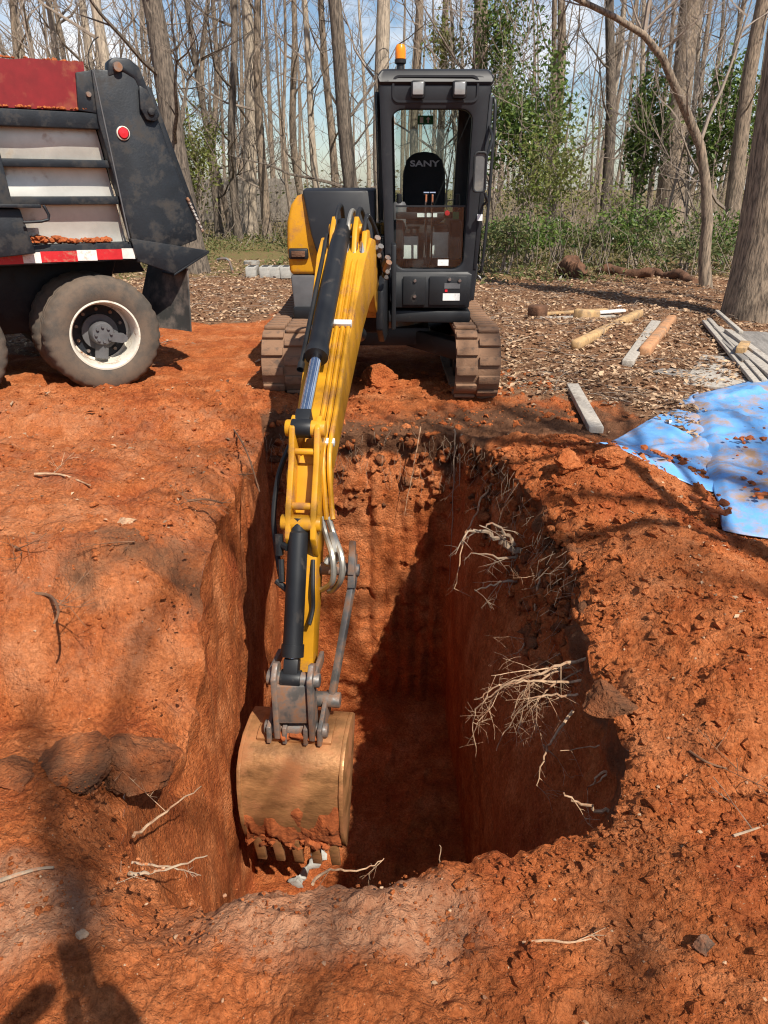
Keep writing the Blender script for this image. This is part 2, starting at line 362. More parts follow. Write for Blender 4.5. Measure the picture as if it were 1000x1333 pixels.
def height(X, Y):
    X = np.asarray(X, float); Y = np.asarray(Y, float)
    wx = X+.12*vnoise(X*1.7, Y*1.7, 3.1, 5); wy = Y+.16*vnoise(X*1.5+9, Y*1.5, 7.7, 6)
    z = .03*fbm(X*.35, Y*.35, .5, 3, 3)*sstep(2, 6, np.hypot(X, Y-3))
    z = z+.17*gauss(wx, 1.22, .38)*sstep(1.55, 2.3, wy)*(1-sstep(3.7, 4.7, wy))
    z = z+.13*gauss(wx, .98, .36)*sstep(3.3, 3.9, wy)*(1-sstep(4.5, 5.1, wy))
    ml = sstep(-.45, -.78, wx)*(1-sstep(-3.2, -4.2, X)*.6)
    zl = np.interp(wy, [0, 1.5, 1.7, 1.88, 2.02, 2.3, 2.5, 2.62, 2.88, 3.02, 3.3, 4.0, 4.85, 4.98, 5.15, 5.4, 6.2], [0, 0, -.02, -.04, -.20, -.36, -.36, -.20, .02, .14, .14, .12, .0, -.02, .07, .10, 0])
    z = z+ml*zl
    z = z-.16*gauss(wx, -.66, .13)*gauss(wy, 1.8, .3)                        # notch at the near left corner
    z = z+.10*gauss(X, -1.45, .5)*gauss(Y, 5.75, .35)+.06*gauss(X, -2.4, .9)*gauss(Y, 5.6, .35)
    z = z-.05*gauss(X, .0, .55)*gauss(Y, 5.45, .3)
    z = z+.04*gauss(X, 1.05, .4)*gauss(Y, 6.3, .6)+.10*gauss(X, 2.2, 1.1)*gauss(Y, 8.9, .7)
    # windrow of earth and roots thrown up at the wood's edge
    return z
def soilness(X, Y):                                                            # 1 = bare clay, 0 = leaf litter
    n = .7*fbm(X*1.1, Y*1.1, 2.2, 4, 21)
    right = sstep(-.1, 1.6, (Y-5.1)+(X-1.5)*.9+n*1.2)*sstep(.5, 1.1, X+n*.3)
    back = sstep(6.7, 10.0, Y+n*2.6-1.6*gauss(X, -1.3, .8))
    return 1-np.maximum(right, back)
def rough_h(X, Y):
    s = soilness(X, Y)
    near = sstep(9, 4, np.hypot(X, Y-2))
    a = .035*fbm(X*2.3, Y*2.3, 1.3, 3, 31)+.016*fbm(X*8, Y*8, .7, 3, 41)*(.4+.6*s)
    cl = np.abs(fbm(X*19, Y*19, 4.4, 3, 51)); a = a+.017*cl*s*near
    b = vnoise(X*45, Y*45, 8.8, 61)+.6*vnoise(X*95, Y*95, 2.8, 62); a = a+.0052*b*s*near
    lump = np.clip(vnoise(X*13, Y*13, 6.1, 71)-.35, 0, 1); a = a+.035*lump*s*near*sstep(.3, .7, X)
    smooth_l = sstep(-.3, -.6, X)*sstep(2.4, 2.8, Y)
    rid = np.abs(fbm(X*5+Y*2, Y*9, 1.9, 4, 75)); cr = np.clip(.16-np.abs(vnoise(X*6, Y*14, 3.3, 76)), 0, 1)
    return a+smooth_l*s*near*(.03*rid-.09*cr*sstep(.0, .5, vnoise(X*2.1, Y*2.1, 5.5, 77)))
def full_h(X, Y): return height(X, Y)+rough_h(X, Y)

def build_ground():
    # samples round the rim, denser near the camera
    d = np.hypot(Q_t[:, 0], Q_t[:, 1]); step = np.linalg.norm(np.diff(Q_t, axis=0, append=Q_t[:1]), axis=1)
    wgt = np.cumsum(step/(d+.2)); wgt = (wgt-wgt[0])/(wgt[-1]-wgt[0]); N = 1200
    phu = np.unwrap(ph_t); phi = np.interp(np.linspace(0, 1, N, endpoint=False), wgt, phu)
    rt = pinterp(phi, ph_t, r_t); rb = pinterp(phi, ph_b, r_b)
    cs, sn = np.cos(phi), np.sin(phi)
    xr, yr = CEN[0]+cs*rt, CEN[1]+sn*rt
    rt = rt+.03*fbm(xr*3, yr*3, 0, 3, 81)+.022*fbm(xr*14, yr*14, 0, 3, 82)
    rho = np.concatenate([np.linspace(0, .55, 80), np.linspace(.557, 1.6, 75)[1:], np.linspace(1.62, 4.5, 90)[1:], np.geomspace(4.55, 12, 40), np.geomspace(12.6, 260, 26)])
    Rr = rt[None, :]+rho[:, None]; X = CEN[0]+cs*Rr; Y = CEN[1]+sn*Rr
    Z = full_h(X, Y)*np.where(rho < 60, 1, 1)[:, None]
    lip = np.exp(-rho/.05)[:, None]; lf = (sstep(-.3, -.6, xr)*sstep(5.0, 4.4, yr))[None, :]; Z = Z-.035*lip-.10*lf*np.exp(-(rho/.16)**2)[:, None]
    so = soilness(X, Y); M = len(rho)
    idx = (np.arange(M-1)[:, None]*N+np.arange(N)); nx = np.arange(M-1)[:, None]*N+(np.arange(N)+1) % N
    F = np.stack([idx, idx+N, nx+N, nx], -1).reshape(-1, 4)
    edge_top = np.exp(-rho/.10)[:, None]*(.1+.45*sstep(4.5, 5.1, yr)+.15*((xr > .5) & (yr > 1.7)))[None, :]
    topsoil = edge_top+.55*gauss(X, -1.0, .45)*gauss(Y, 2.0, .15)+.60*gauss(X, -1.1, .6)*gauss(Y, 3.0, .28)*np.clip(.6+vnoise(X*3, Y*3, 0, 91), 0, 1)+.25*gauss(Y, 2.6, .2)*sstep(-.4, -.8, X)\
        + .5*sstep(4.6, 5.1, Y)*(1-sstep(5.3, 6.6, Y))*sstep(-.9, -.2, X)+.35*gauss(Y, 5.25, .16)*sstep(-.3, -1, X)+.5*gauss(X, 1.0, .5)*gauss(Y, 5.1, .6)
    pale = .62*gauss(X, -.1, .45)*gauss(Y, 1.27, .15)+.6*gauss(X, -.95, .25)*gauss(Y, 1.25, .2)+.3*gauss(X, 1.9, .5)*gauss(Y, 2.6, .5)+.14+.36*sstep(-.4, -.9, X)*sstep(2.1, 2.6, Y)*sstep(6.2, 5.2, Y)+.12*sstep(1.9, 1.4, Y)
    green = sstep(12.5, 15.5, Y)*.62
    mesh = mesh_np('ground', np.stack([X, Y, Z], -1).reshape(-1, 3), F, 'soil', attrs=dict(litter=(1-so).ravel(), topsoil=np.clip(topsoil, 0, 1).ravel(), pale=pale.ravel(), green=green.ravel()))
    tag(mesh, kind='structure')
    # walls
    zr = Z[0]; K = 120; p = np.linspace(0, 1, K)
    x0, y0 = CEN[0]+cs*rb, CEN[1]+sn*rb
    right = sstep(.3, .45, x0)*sstep(1.2, 1.7, y0); back = sstep(4.85, 5.02, y0); left = sstep(-.35, -.5, x0)*(1-back)
    flare = .62*right+.1*(1-right)
    P = p[:, None]; nl = (left*sstep(3.4, 2.4, y0))[None, :]; shape = np.where(right[None, :] > .5, sstep(.45, 1.0, P)**1.3, P**1.6*(1-nl)+nl*sstep(.35, 1.02, P)**1.15)
    Rw = rb[None, :]+(rt-rb)[None, :]*shape
    Zw = FLOOR_Z+(zr[None, :]-FLOOR_Z)*P
    Xw, Yw = CEN[0]+cs*Rw, CEN[1]+sn*Rw
    upper = sstep(-.75, -.1, Zw)
    rough = .020*fbm(Xw*5, Yw*5, Zw*3, 4, 101)+.012*(fbm(Xw*18, Yw*18, Zw*14, 3, 102))*(.35+.65*upper)*(1-.55*left)
    rough += .05*right*upper*fbm(Xw*9, Yw*9, Zw*9, 3, 103)
    g = np.abs(((Xw*1.0+.02*vnoise(Xw*2, 0, Zw*2, 104))/.115) % 1-.5)*2                    # bucket tooth grooves
    rough += back*(.036*(g**1.5)-.018)*(.65+.5*vnoise(Xw*3, 0, Zw*1.5, 105))+back*.02*np.abs(fbm(Xw*7, 2, Zw*9, 4, 111))
    led = ((Zw/.34+.4*vnoise(Xw*6, 1, Zw*1.3, 106)) % 1); rough += back*.022*sstep(.86, 1., led)*sstep(.0, .5, vnoise(Xw*7, 3, Zw*3, 107))
    gl = np.abs(((Yw+.25*Zw)/.22+.6*vnoise(Yw*2, 2, Zw*1, 108)) % 1-.5)*2; rough += (left+right*.8)*.012*gl
    fade = np.minimum(1, (1-P)/.04)*np.minimum(1, P/.05+.2); Rw = Rw+rough*fade
    over = .05*np.exp(-((P-.93)/.035)**2)*(.5+vnoise(xr*3, yr*3, 0, 109))[None, :]; Rw = Rw+over
    Xw, Yw = CEN[0]+cs*Rw, CEN[1]+sn*Rw
    idx = (np.arange(K-1)[:, None]*N+np.arange(N)); nx = np.arange(K-1)[:, None]*N+(np.arange(N)+1) % N
    F = np.stack([idx, idx+N, nx+N, nx], -1).reshape(-1, 4)
    dep = zr[None, :]-Zw
    tz = .20*(back[None, :])+.14*right[None, :]+.06
    tops = (.62*back+.42*(1-back))[None, :]*(1-sstep(tz*.5, tz*1.3, dep+.14*vnoise(Xw*5, Yw*5, Zw*3, 110)))*(1-.75*left)+.10*right*(1-sstep(.2, .9, dep))
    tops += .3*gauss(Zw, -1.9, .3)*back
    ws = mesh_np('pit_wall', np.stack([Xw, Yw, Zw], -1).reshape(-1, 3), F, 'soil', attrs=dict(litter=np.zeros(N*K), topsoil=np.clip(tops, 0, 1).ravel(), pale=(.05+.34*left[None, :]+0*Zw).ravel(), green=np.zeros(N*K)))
    tag(ws, kind='structure')
    # floor
    J = 50; q = np.linspace(0.02, 1, J)[:, None]; Rf = q*Rw[0][None, :]; Xf, Yf = CEN[0]+cs*Rf, CEN[1]+sn*Rf
    Zf = FLOOR_Z+(.04*fbm(Xf*4, Yf*4, 0, 4, 121)+.015*fbm(Xf*22, Yf*22, 0, 2, 122))*(1-q**6)
    idx = (np.arange(J-1)[:, None]*N+np.arange(N)); nx = np.arange(J-1)[:, None]*N+(np.arange(N)+1) % N
    F = np.stack([idx, idx+N, nx+N, nx], -1).reshape(-1, 4)
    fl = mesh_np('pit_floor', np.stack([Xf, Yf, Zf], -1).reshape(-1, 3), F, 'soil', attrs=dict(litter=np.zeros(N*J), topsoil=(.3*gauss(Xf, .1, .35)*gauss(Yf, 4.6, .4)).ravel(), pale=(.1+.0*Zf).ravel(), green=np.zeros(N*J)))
    tag(fl, kind='structure')
build_ground()

def ico(sub=1):
    import bmesh
    bm = bmesh.new(); bmesh.ops.create_icosphere(bm, subdivisions=sub, radius=1); bm.verts.ensure_lookup_table()
    V = np.array([v.co[:] for v in bm.verts]); F = np.array([[v.index for v in f.verts] for f in bm.faces]); bm.free(); return V, F
ICO = {1: ico(1), 2: ico(2), 3: ico(3), 4: ico(5)}
def lumps(name, pts, sizes, mat, sub=1, squash=.7, amp=.35, sink=.25, seed=1, parent=None, **attrs):
    r = np.random.default_rng(seed); V0, F0 = ICO[sub]; n = len(pts); m = len(V0)
    off = r.random((n, 1, 3))*50
    nv = 1+amp*vnoise(V0[None, :, 0]*1.6+off[..., 0], V0[None, :, 1]*1.6+off[..., 1], V0[None, :, 2]*1.6+off[..., 2], seed)
    V = V0[None]*nv[..., None]
    sc = np.stack([r.uniform(.75, 1.35, n), r.uniform(.75, 1.35, n), r.uniform(.8, 1.1, n)*squash], -1)
    V = V*sc[:, None]*np.asarray(sizes)[:, None, None]
    a = r.random(n)*2*np.pi; ca, sa = np.cos(a)[:, None], np.sin(a)[:, None]
    X = V[..., 0]*ca-V[..., 1]*sa; Y = V[..., 0]*sa+V[..., 1]*ca
    V = np.stack([X, Y, V[..., 2]], -1)+np.asarray(pts)[:, None]+np.array([0, 0, 1])*(np.asarray(sizes)*(squash-sink*2)*.5)[:, None, None]
    F = F0[None]+(np.arange(n)*m)[:, None, None]
    at = {k: np.repeat(np.asarray(v), m) for k, v in attrs.items()}
    return mesh_np(name, V.reshape(-1, 3), F.reshape(-1, 3), mat, parent, sub > 1, at)
def outside_pit(X, Y, marg=.0):
    ph = np.arctan2(Y-CEN[1], X-CEN[0]); return np.hypot(X-CEN[0], Y-CEN[1]) > pinterp(ph, ph_t, r_t)+marg
def scatter_clods():
    r = np.random.default_rng(5); P = []; Sz = []
    def zone(n, x0, x1, y0, y1, s0, s1, keep):
        X, Y = r.uniform(x0, x1, n), r.uniform(y0, y1, n); k = outside_pit(X, Y, .015) & (r.random(n) < keep(X, Y)); X, Y = X[k], Y[k]
        s = s0*(s1/s0)**(r.random(len(X))**3.2); P.append(np.stack([X, Y, full_h(X, Y)], -1)); Sz.append(s)
    zone(2600, -.2, 1.6, 1.0, 1.75, .003, .016, lambda X, Y: sstep(-.2, .5, X)*.9+.1)
    zone(6500, .6, 2.3, 1.5, 4.6, .004, .026, lambda X, Y: (1-sstep(1.1, 2.2, X))*.8+.12)
    zone(1800, -1.4, -.2, 1.0, 1.9, .002, .011, lambda X, Y: .6+0*X)
    zone(4600, -3.2, -.6, 2.4, 6.2, .003, .020, lambda X, Y: .35+.5*sstep(4.6, 5.4, Y))
    zone(1500, -1.0, 1.5, 5.2, 7.0, .006, .04, lambda X, Y: .7+0*X)
    zone(16000, -1.5, 1.9, .95, 2.1, .0015, .007, lambda X, Y: .35+.6*sstep(-.1, .6, X))
    zone(9000, .6, 2.6, 1.9, 4.6, .002, .010, lambda X, Y: .7+0*X)
    zone(9000, -3.2, -.6, 2.0, 5.4, .002, .009, lambda X, Y: .6+0*X)
    P = np.concatenate(P); Sz = np.concatenate(Sz); n = len(P)
    o = lumps('soil_clods', P, Sz, 'soil', 1, .75, .8, .25, 3, litter=np.zeros(n), topsoil=r.random(n)*.25, pale=np.full(n, .05), green=np.zeros(n))
    tag(o, 'loose crumbs and clods of red clay around the pit', 'soil', kind='stuff')
    n = 900; X = np.concatenate([r.uniform(-1.3, 1.6, 250), r.uniform(.8, 2.6, 400), r.uniform(-3, -.6, 250)]); Y = np.concatenate([r.uniform(1., 1.7, 250), r.uniform(1.5, 4.5, 400), r.uniform(2.4, 6, 250)])
    k = outside_pit(X, Y, .02); X, Y = X[k], Y[k]
    o = lumps('gravel_bits', np.stack([X, Y, full_h(X, Y)], -1), .0015+.005*r.random(len(X))**3, 'root_pale', 1, .7, .4, .2, 9)
    tag(o, 'small pale stone and wood chips sprinkled over the red clay', 'gravel', kind='stuff')
scatter_clods()

# ------------------------------------------------------------------ excavator (machine front towards the camera)
EXY = 6.95; EXX = -.055
def rrect(x0, x1, z0, z1, r, y, k=5, taper=0.):
    pts = []
    for cx, cz, a0 in ((x1-r, z1-r, 0), (x0+r, z1-r, 90), (x0+r, z0+r, 180), (x1-r, z0+r, 270)):
        for i in range(k+1):
            a = R(a0+90*i/k); x = cx+r*math.cos(a); z = cz+r*math.sin(a)
            pts.append(Vector((x+taper*(z-z0)*(1 if x > (x0+x1)/2 else -1)*.5, y, z)))
    return pts
def build_excavator():
    ex = empty('excavator', (EXX, EXY, 0), 'yellow and black mini excavator on rubber tracks reaching into the pit', 'excavator')
    # --- tracks
    RAD, HALF, PITCHN = .265, .93, 38
    def path(q):                                 # q in 0..1 round the stadium -> (y, z, angle)
        Ls, La = 2*HALF, math.pi*RAD; T = 2*Ls+2*La; d = (q % 1)*T
        if d < Ls: return (HALF-d, 0, math.pi)                              # bottom run, towards the camera
        d -= Ls
        if d < La: a = d/RAD; return (-HALF-RAD*math.sin(a), RAD-RAD*math.cos(a), math.pi-a)
        d -= La
        if d < Ls: return (-HALF+d, 2*RAD-.02*math.sin(math.pi*d/Ls), 0)
        d -= Ls; a = d/RAD; return (HALF+RAD*math.sin(a), RAD+RAD*math.cos(a), -a)
    lug = MB(); lug.prism([(-.082, -.034, 0), (.082, -.034, 0), (.082, .034, 0), (-.082, .034, 0)], (0, 0, .026))
    lug_me = None
    for cx in (EXX-.715, EXX+.782):
        m = MB(); n = 72; vs = []
        for i in range(n):
            y, z, a = path(i/n); nrm = Vector((0, -math.sin(a)*-1 if 0 else 0, 0))
            cy, cz = max(-HALF, min(HALF, y)), RAD
            d = Vector((0, y-cy, z-cz)); d = d.normalized() if abs(y) > HALF else Vector((0, 0, 1 if z > RAD else -1))
            p = Vector((cx, EXY+y, z+.03)); 
            for off, dx in ((0, -.172), (0, .172), (-.03, .172), (-.03, -.172)): vs.append(p+d*off+Vector((dx, 0, 0)))
        fs = [(4*i+k, 4*i+(k+1) % 4, 4*((i+1) % n)+(k+1) % 4, 4*((i+1) % n)+k) for i in range(n) for k in range(4)]
        belt = m.add(vs, fs).build('track', 'track_rubber', ex, smooth=True)
        for i in range(PITCHN):
            for sgn in (-1, 1):
                y, z, a = path((i+(.5 if sgn > 0 else 0))/PITCHN)
                cy = max(-HALF, min(HALF, y)); d = Vector((0, y-cy, z-RAD)).normalized() if abs(y) > HALF else Vector((0, 0, 1 if z > RAD else -1))
                t = Vector((1, 0, 0)).cross(d)
                M = Matrix.Translation(Vector((cx+sgn*.087, EXY+y, z+.03))) @ Matrix((Vector((1, 0, 0)), -t, d)).transposed().to_4x4()
                if lug_me is None:
                    o = lug.build('track_shoe', 'track_rubber', None, bevel=.007); lug_me = o.data
                else:
                    o = bpy.data.objects.new('track_shoe', lug_me); COL.objects.link(o)
                o.matrix_world = M; o.location = M.translation; o.rotation_euler = M.to_euler(); adopt(o, belt)
        f = MB(); f.box((cx, EXY, RAD+.02), (.16, 1.9, .24))
        for k in range(5): f.lathe([(-.12, .0), (-.12, .09), (.12, .09), (.12, 0)], (cx, EXY-.75+k*.37, .14), (1, 0, 0), 14)
        f.build('track_frame', 'black_paint', ex, bevel=.015)
        for sy, nm in ((-1, 'idler_wheel'), (1, 'drive_sprocket')):
            MB().lathe([(-.07, .05), (-.07, .21), (-.03, .23), (.03, .23), (.07, .21), (.07, .05)], (cx, EXY+sy*HALF, RAD+.03), (1, 0, 0), 24).build(nm, 'dull_steel', ex)
    f = MB(); f.box((EXX, EXY, .40), (.9, .8, .16)); 
    for sx in (-1, 1):
        for sy in (-1, 1): f.bar((EXX+sx*.2, EXY+sy*.2, .40), (EXX+sx*.72, EXY+sy*.6, .32), .16, .16)
    f.build('undercarriage', 'black_paint', ex, bevel=.02)
    MB().lathe([(0, .1), (0, .42), (.12, .42), (.12, .1)], (EXX, EXY, .47), (0, 0, 1), 32, closed=True).build('slew_ring', 'dull_steel', ex)
    # --- upper structure
    d = MB(); pr = [(-.76, 6.42), (-.3, 6.30), (.70, 6.22), (.72, 7.2), (.55, 7.7), (.1, 7.95), (-.4, 7.9), (-.72, 7.6)]
    d.prism([(x, y, .565) for x, y in pr], (0, 0, .10)); d.build('deck', 'black_paint', ex, bevel=.02)
    # yellow side cover with rounded shoulder
    def prof(y, sh=0): return [(-.775+sh, y, .92), (-.79+sh, y, 1.15), (-.78+sh, y, 1.33), (-.745+sh, y, 1.45), (-.69+sh, y, 1.52), (-.60, y, 1.55), (-.08, y, 1.55), (-.08, y, .92)]
    hd = MB(); hd.prism(prof(6.47), (0, 1.2, 0)); hd.build('side_cover', 'yellow_paint', ex, bevel=.035, seg=3)
    rear = MB(); rear.prism([(-.74, 7.2, .67), (.70, 7.2, .67), (.6, 7.75, .67), (.1, 7.98, .67), (-.4, 7.93, .67), (-.7, 7.7, .67)], (0, 0, .62)); rear.build('counterweight', 'yellow_paint', ex, bevel=.05, seg=3)
    # black bonnet set into the front of the cover, sloping down
    b = MB(); top = [(-.655, 6.70, 1.575), (-.07, 6.70, 1.575)]; mid = [(-.645, 6.44, 1.56), (-.07, 6.44, 1.56)]; low = [(-.50, 6.36, .96), (-.07, 6.36, .96)]; bk = [(-.50, 6.60, .94), (-.07, 6.60, .94)]
    mm2 = [(-.585, 6.40, 1.24), (-.07, 6.40, 1.24)]
    rows = [bk, low, mm2, mid, top, [(-.655, 7.60, 1.575), (-.07, 7.60, 1.575)], [(-.655, 7.60, 1.50), (-.07, 7.60, 1.50)]]
    vs = [p for r_ in rows for p in r_]; n = len(rows)
    fs = [(2*i, 2*i+1, 2*((i+1) % n)+1, 2*((i+1) % n)) for i in range(n)]+[tuple(range(0, 2*n, 2))[::-1], tuple(range(1, 2*n, 2))]
    b.add(vs, fs).build('bonnet', 'cab_paint', ex, bevel=.02)
    MB().prism([(-.75, 6.46, .60), (-.77, 6.46, .915), (-.1, 6.46, .915), (-.1, 6.46, .60)], (0, 1.2, 0)).build('lower_skirt', 'grey_plastic', ex, bevel=.02)
    hl = MB(); hl.box((-.695, 6.455, 1.085), (.16, .05, .085)); hl = hl.build('cover_latch', 'black_paint', ex, bevel=.015)
    MB().box((-.695, 6.425, 1.085), (.11, .012, .045)).build('reflector', 'rotten_wood', hl, bevel=.003)
    # --- cab
    cab = empty('cab', (.35, 6.8, .62)); adopt(cab, ex)
    Y0, Y1 = 6.25, 7.38
    fo = rrect(.02, .725, .66, 2.41, .09, Y0, 6, .065); fi = rrect(.085, .625, .955, 2.17, .085, Y0, 6, .05)
    MB().ring(fo, fi, (0, .09, 0)).build('front_frame', 'cab_paint', cab, bevel=.012)
    ro = rrect(.02, .725, .66, 2.41, .09, Y1, 6, .065); ri = rrect(.11, .62, 1.25, 2.30, .06, Y1, 6, .05)
    MB().ring(ro, ri, (0, -.07, 0)).build('rear_frame', 'cab_paint', cab, bevel=.012)
    rf = MB(); rf.prism([(-.045, Y0-.01, 2.33), (-.05, Y0-.03, 2.40), (-.02, Y0+.03, 2.455), (.76, Y0+.03, 2.455), (.80, Y0-.03, 2.40), (.795, Y0-.01, 2.33)], (0, Y1-Y0+.02, 0)); rf.build('roof', 'cab_paint', cab, bevel=.03, seg=3)
    # raised visor panel across the roof front, with a groove round it
    MB().ring(rrect(.06, .69, 2.215, 2.405, .05, Y0-.012, 5), rrect(.075, .675, 2.23, 2.39, .04, Y0-.012, 5), (0, .02, 0)).build('visor_trim', 'cab_paint', cab)
    for sx, x in ((-1, .0), (1, .735)):
        s = MB(); tx = .028*sx
        s.bar((x+tx*.9, Y0+.60, 1.3), (x+tx*1.9, Y0+.66, 2.36), .045, .06, (0, 1, 0))
        s.prism([(x, Y0+.085, .68), (x, Y1-.06, .68), (x+tx, Y1-.06, 1.18), (x+tx, Y0+.55, 1.18), (x+tx*.8, Y0+.5, .98), (x+tx*.8, Y0+.085, .98)], (-.03*sx, 0, 0))
        s.build('side_panel', 'cab_paint', cab, bevel=.008)
        MB().prism([(x+tx, Y0+.09, .99), (x+tx, Y0+.49, .99), (x+tx, Y0+.54, 1.19), (x+tx, Y1-.07, 1.19), (x+tx*2.2, Y1-.07, 2.34), (x+tx*2.2, Y0+.09, 2.34)], (-.006*sx, 0, 0)).build('side_glass', 'cab_glass', cab)
    MB().box2((.095, Y0+.035, .965), (.62, Y0+.041, 1.455)).build('lower_windscreen', 'cab_glass', cab)
    MB().box2((.09, Y0+.030, 1.447), (.64, Y0+.05, 1.462)).build('windscreen_bar', 'black_paint', cab)
    MB().box2((.10, Y1-.035, 1.25), (.65, Y1-.029, 2.31)).build('rear_window', 'cab_glass', cab)
    fl = MB(); fl.box2((.05, Y0+.1, .68), (.69, Y1-.08, .76)); fl.build('cab_floor', 'black_paint', cab)
    # lower front panel, its cover plates and stickers
    pn = MB(); pn.prism([(.075, Y0-.03, .635), (.685, Y0-.03, .635), (.70, Y0-.035, .915), (.665, Y0-.01, .94), (.085, Y0-.01, .94), (.06, Y0-.035, .915)], (0, .06, 0)); pn = pn.build('front_panel', 'black_paint', cab, bevel=.012)
    MB().box2((.15, Y0-.045, .66), (.33, Y0-.03, .90)).build('panel_cover', 'black_paint', pn, bevel=.008)
    MB().box2((.36, Y0-.043, .66), (.66, Y0-.031, .90)).build('panel_cover', 'black_paint', pn, bevel=.006)
    MB().box2((.47, Y0-.048, .70), (.605, Y0-.043, .76)).build('sticker', 'white_label', pn)
    MB().box2((.48, Y0-.048, .80), (.605, Y0-.043, .845)).build('sticker', 'grey_plastic', pn)
    MB().box2((.485, Y0-.050, .772), (.505, Y0-.045, .792)).build('sticker', 'red_plastic', pn)
    for bx, bz in ((.245, .865), (.245, .735), (.52, .875), (.60, .865)): MB().lathe([(0, .016), (.016, .012), (.016, 0)], (bx, Y0-.043, bz), (0, -1, 0), 10).build('bolt', 'steel', pn)
    # inside: seat, console, levers, pedals
    st = empty('seat', (.34, 7.05, .76)); adopt(st, cab)
    bk = MB(); base = [(-.10, 1.28), (-.17, 1.30), (-.185, 1.50), (-.18, 1.72), (-.15, 1.83), (-.10, 1.885), (0, 1.90), (.10, 1.885), (.15, 1.83), (.18, 1.72), (.185, 1.50), (.17, 1.30), (.10, 1.28)]
    bk.prism([(.345+x, 6.98+(z-1.28)*.16, z) for x, z in base], (0, .11, 0)); bo = bk.build('backrest', 'seat_fabric', st, bevel=.035, seg=3)
    MB().box((.345, 6.86, 1.22), (.44, .44, .13)).build('cushion', 'seat_fabric', st, bevel=.04, seg=3)
    MB().box((.345, 6.9, .96), (.34, .36, .40)).build('seat_base', 'black_paint', st, bevel=.02)
    cu = bpy.data.curves.new('lettering', 'FONT'); cu.body = 'SANY'; cu.size = .088; cu.align_x = 'CENTER'; cu.extrude = .002; cu.offset = .002
    to = bpy.data.objects.new('lettering_curve', cu); COL.objects.link(to); bpy.context.view_layer.update()
    me = bpy.data.meshes.new_from_object(to.evaluated_get(bpy.context.evaluated_depsgraph_get())); bpy.data.objects.remove(to); me.materials.clear(); me.materials.append(MATS['grey_letter'])
    lt = bpy.data.objects.new('lettering', me); COL.objects.link(lt); lt.location = (.345, 7.053, 1.775); lt.rotation_euler = (R(81), 0, 0); lt.scale = (1.12, .8, 1); adopt(lt, bo)
    lt.location.y = 6.98+(1.79-1.28)*.16-.006
    for x, mat in ((.115, 'black_paint'), (.585, 'black_paint')):
        c = MB(); c.box((x, 6.85, 1.17), (.10, .62, .34)); co = c.build('armrest_console', mat, cab, bevel=.03)
        lv = MB(); lv.tube([(x+.0, 6.62, 1.30), (x+.005, 6.60, 1.42)], .011, 8); lv.tube([(x+.005, 6.60, 1.42), (x+.008, 6.595, 1.47), (x+.008, 6.585, 1.545)], [.02, .026, .02], 10); lv.build('joystick', 'black_paint', co)
    MB().lathe([(0, .055), (.2, .06), (.23, .045), (.24, .0)], (.125, 6.62, 1.25), (0, 0, 1), 14).build('lever_boot', 'grey_plastic', cab)
    for x in (.335, .385):
        MB().tube([(x, 6.50, .95), (x, 6.47, 1.25), (x, 6.46, 1.545)], .009, 8).tube([(x-.022, 6.46, 1.555), (x+.022, 6.46, 1.555)], .012, 8).build('travel_lever', 'chrome', cab)
        MB().box((x, 6.45, .92), (.045, .16, .02), Matrix.Rotation(R(35), 3, 'X').to_4x4().to_3x3()).build('pedal', 'dull_steel', cab, bevel=.005)
    MB().box((.345, 6.50, 1.375), (.50, .05, .055)).build('instrument_strip', 'black_paint', cab, bevel=.01)
    MB().box((.345, 6.473, 1.378), (.16, .006, .032)).build('label_plate', 'white_label', cab)
    MB().lathe([(0, .022), (.018, .02), (.02, 0)], (.505, 6.475, 1.395), (0, -1, 0), 14).build('stop_button', 'red_plastic', cab)
    MB().box((.575, 6.474, 1.375), (.05, .006, .06)).build('switch_label', 'green_sign', cab)
    MB().box((.20, 6.64, 1.10), (.17, .02, .19)).build('pale_pad_left', 'white_label', cab, bevel=.004)  # plain pale pad behind the left half of the lower glass
    MB().box((.49, 6.64, 1.12), (.20, .02, .22)).build('pale_pad_right', 'white_label', cab, bevel=.004)  # second plain pale pad, behind the right half
    MB().box((.47, Y0+.031, 1.005), (.085, .004, .05)).build('glass_sticker', 'white_label', cab)
    ge = MB().box((.36, Y1-.045, 2.175), (.135, .004, .075)).build('exit_sign', 'green_sign', cab)
    MB().prism([(.375, Y1-.052, 2.15), (.375, Y1-.052, 2.18), (.362, Y1-.052, 2.18), (.382, Y1-.052, 2.203), (.402, Y1-.052, 2.18), (.389, Y1-.052, 2.18), (.389, Y1-.052, 2.15)], (0, .003, 0)).build('arrow_mark', 'white_label', ge)
    MB().box((.325, Y1-.050, 2.175), (.03, .003, .05)).build('door_mark', 'white_label', ge)
    for x in (.245, .545):
        q = MB(); q.box((x, Y0-.045, 2.30), (.105, .06, .125)); q = q.build('work_light', 'black_paint', cab, bevel=.018)
        MB().box((x, Y0-.078, 2.305), (.078, .012, .085)).build('lens', 'lamp_glass', q, bevel=.012)
    be = MB(); be.lathe([(0, .03), (.05, .026), (.06, .042), (.085, .043), (.09, 0)], (.12, 6.36, 2.44), (0, 0, 1), 18).build('beacon_base', 'black_paint', cab)
    MB().lathe([(0, .038), (.04, .039), (.08, .036), (.098, .026), (.10, 0)], (.12, 6.36, 2.53), (0, 0, 1), 20).build('beacon', 'amber', cab)
    # mirror on its bracket at the right front corner
    mi = MB(); mi.ring(rrect(.655, .755, 1.56, 1.86, .03, Y0-.20, 4), rrect(.668, .742, 1.575, 1.845, .022, Y0-.20, 4), (0, .04, 0)); mi = mi.build('mirror', 'black_paint', cab, bevel=.004)
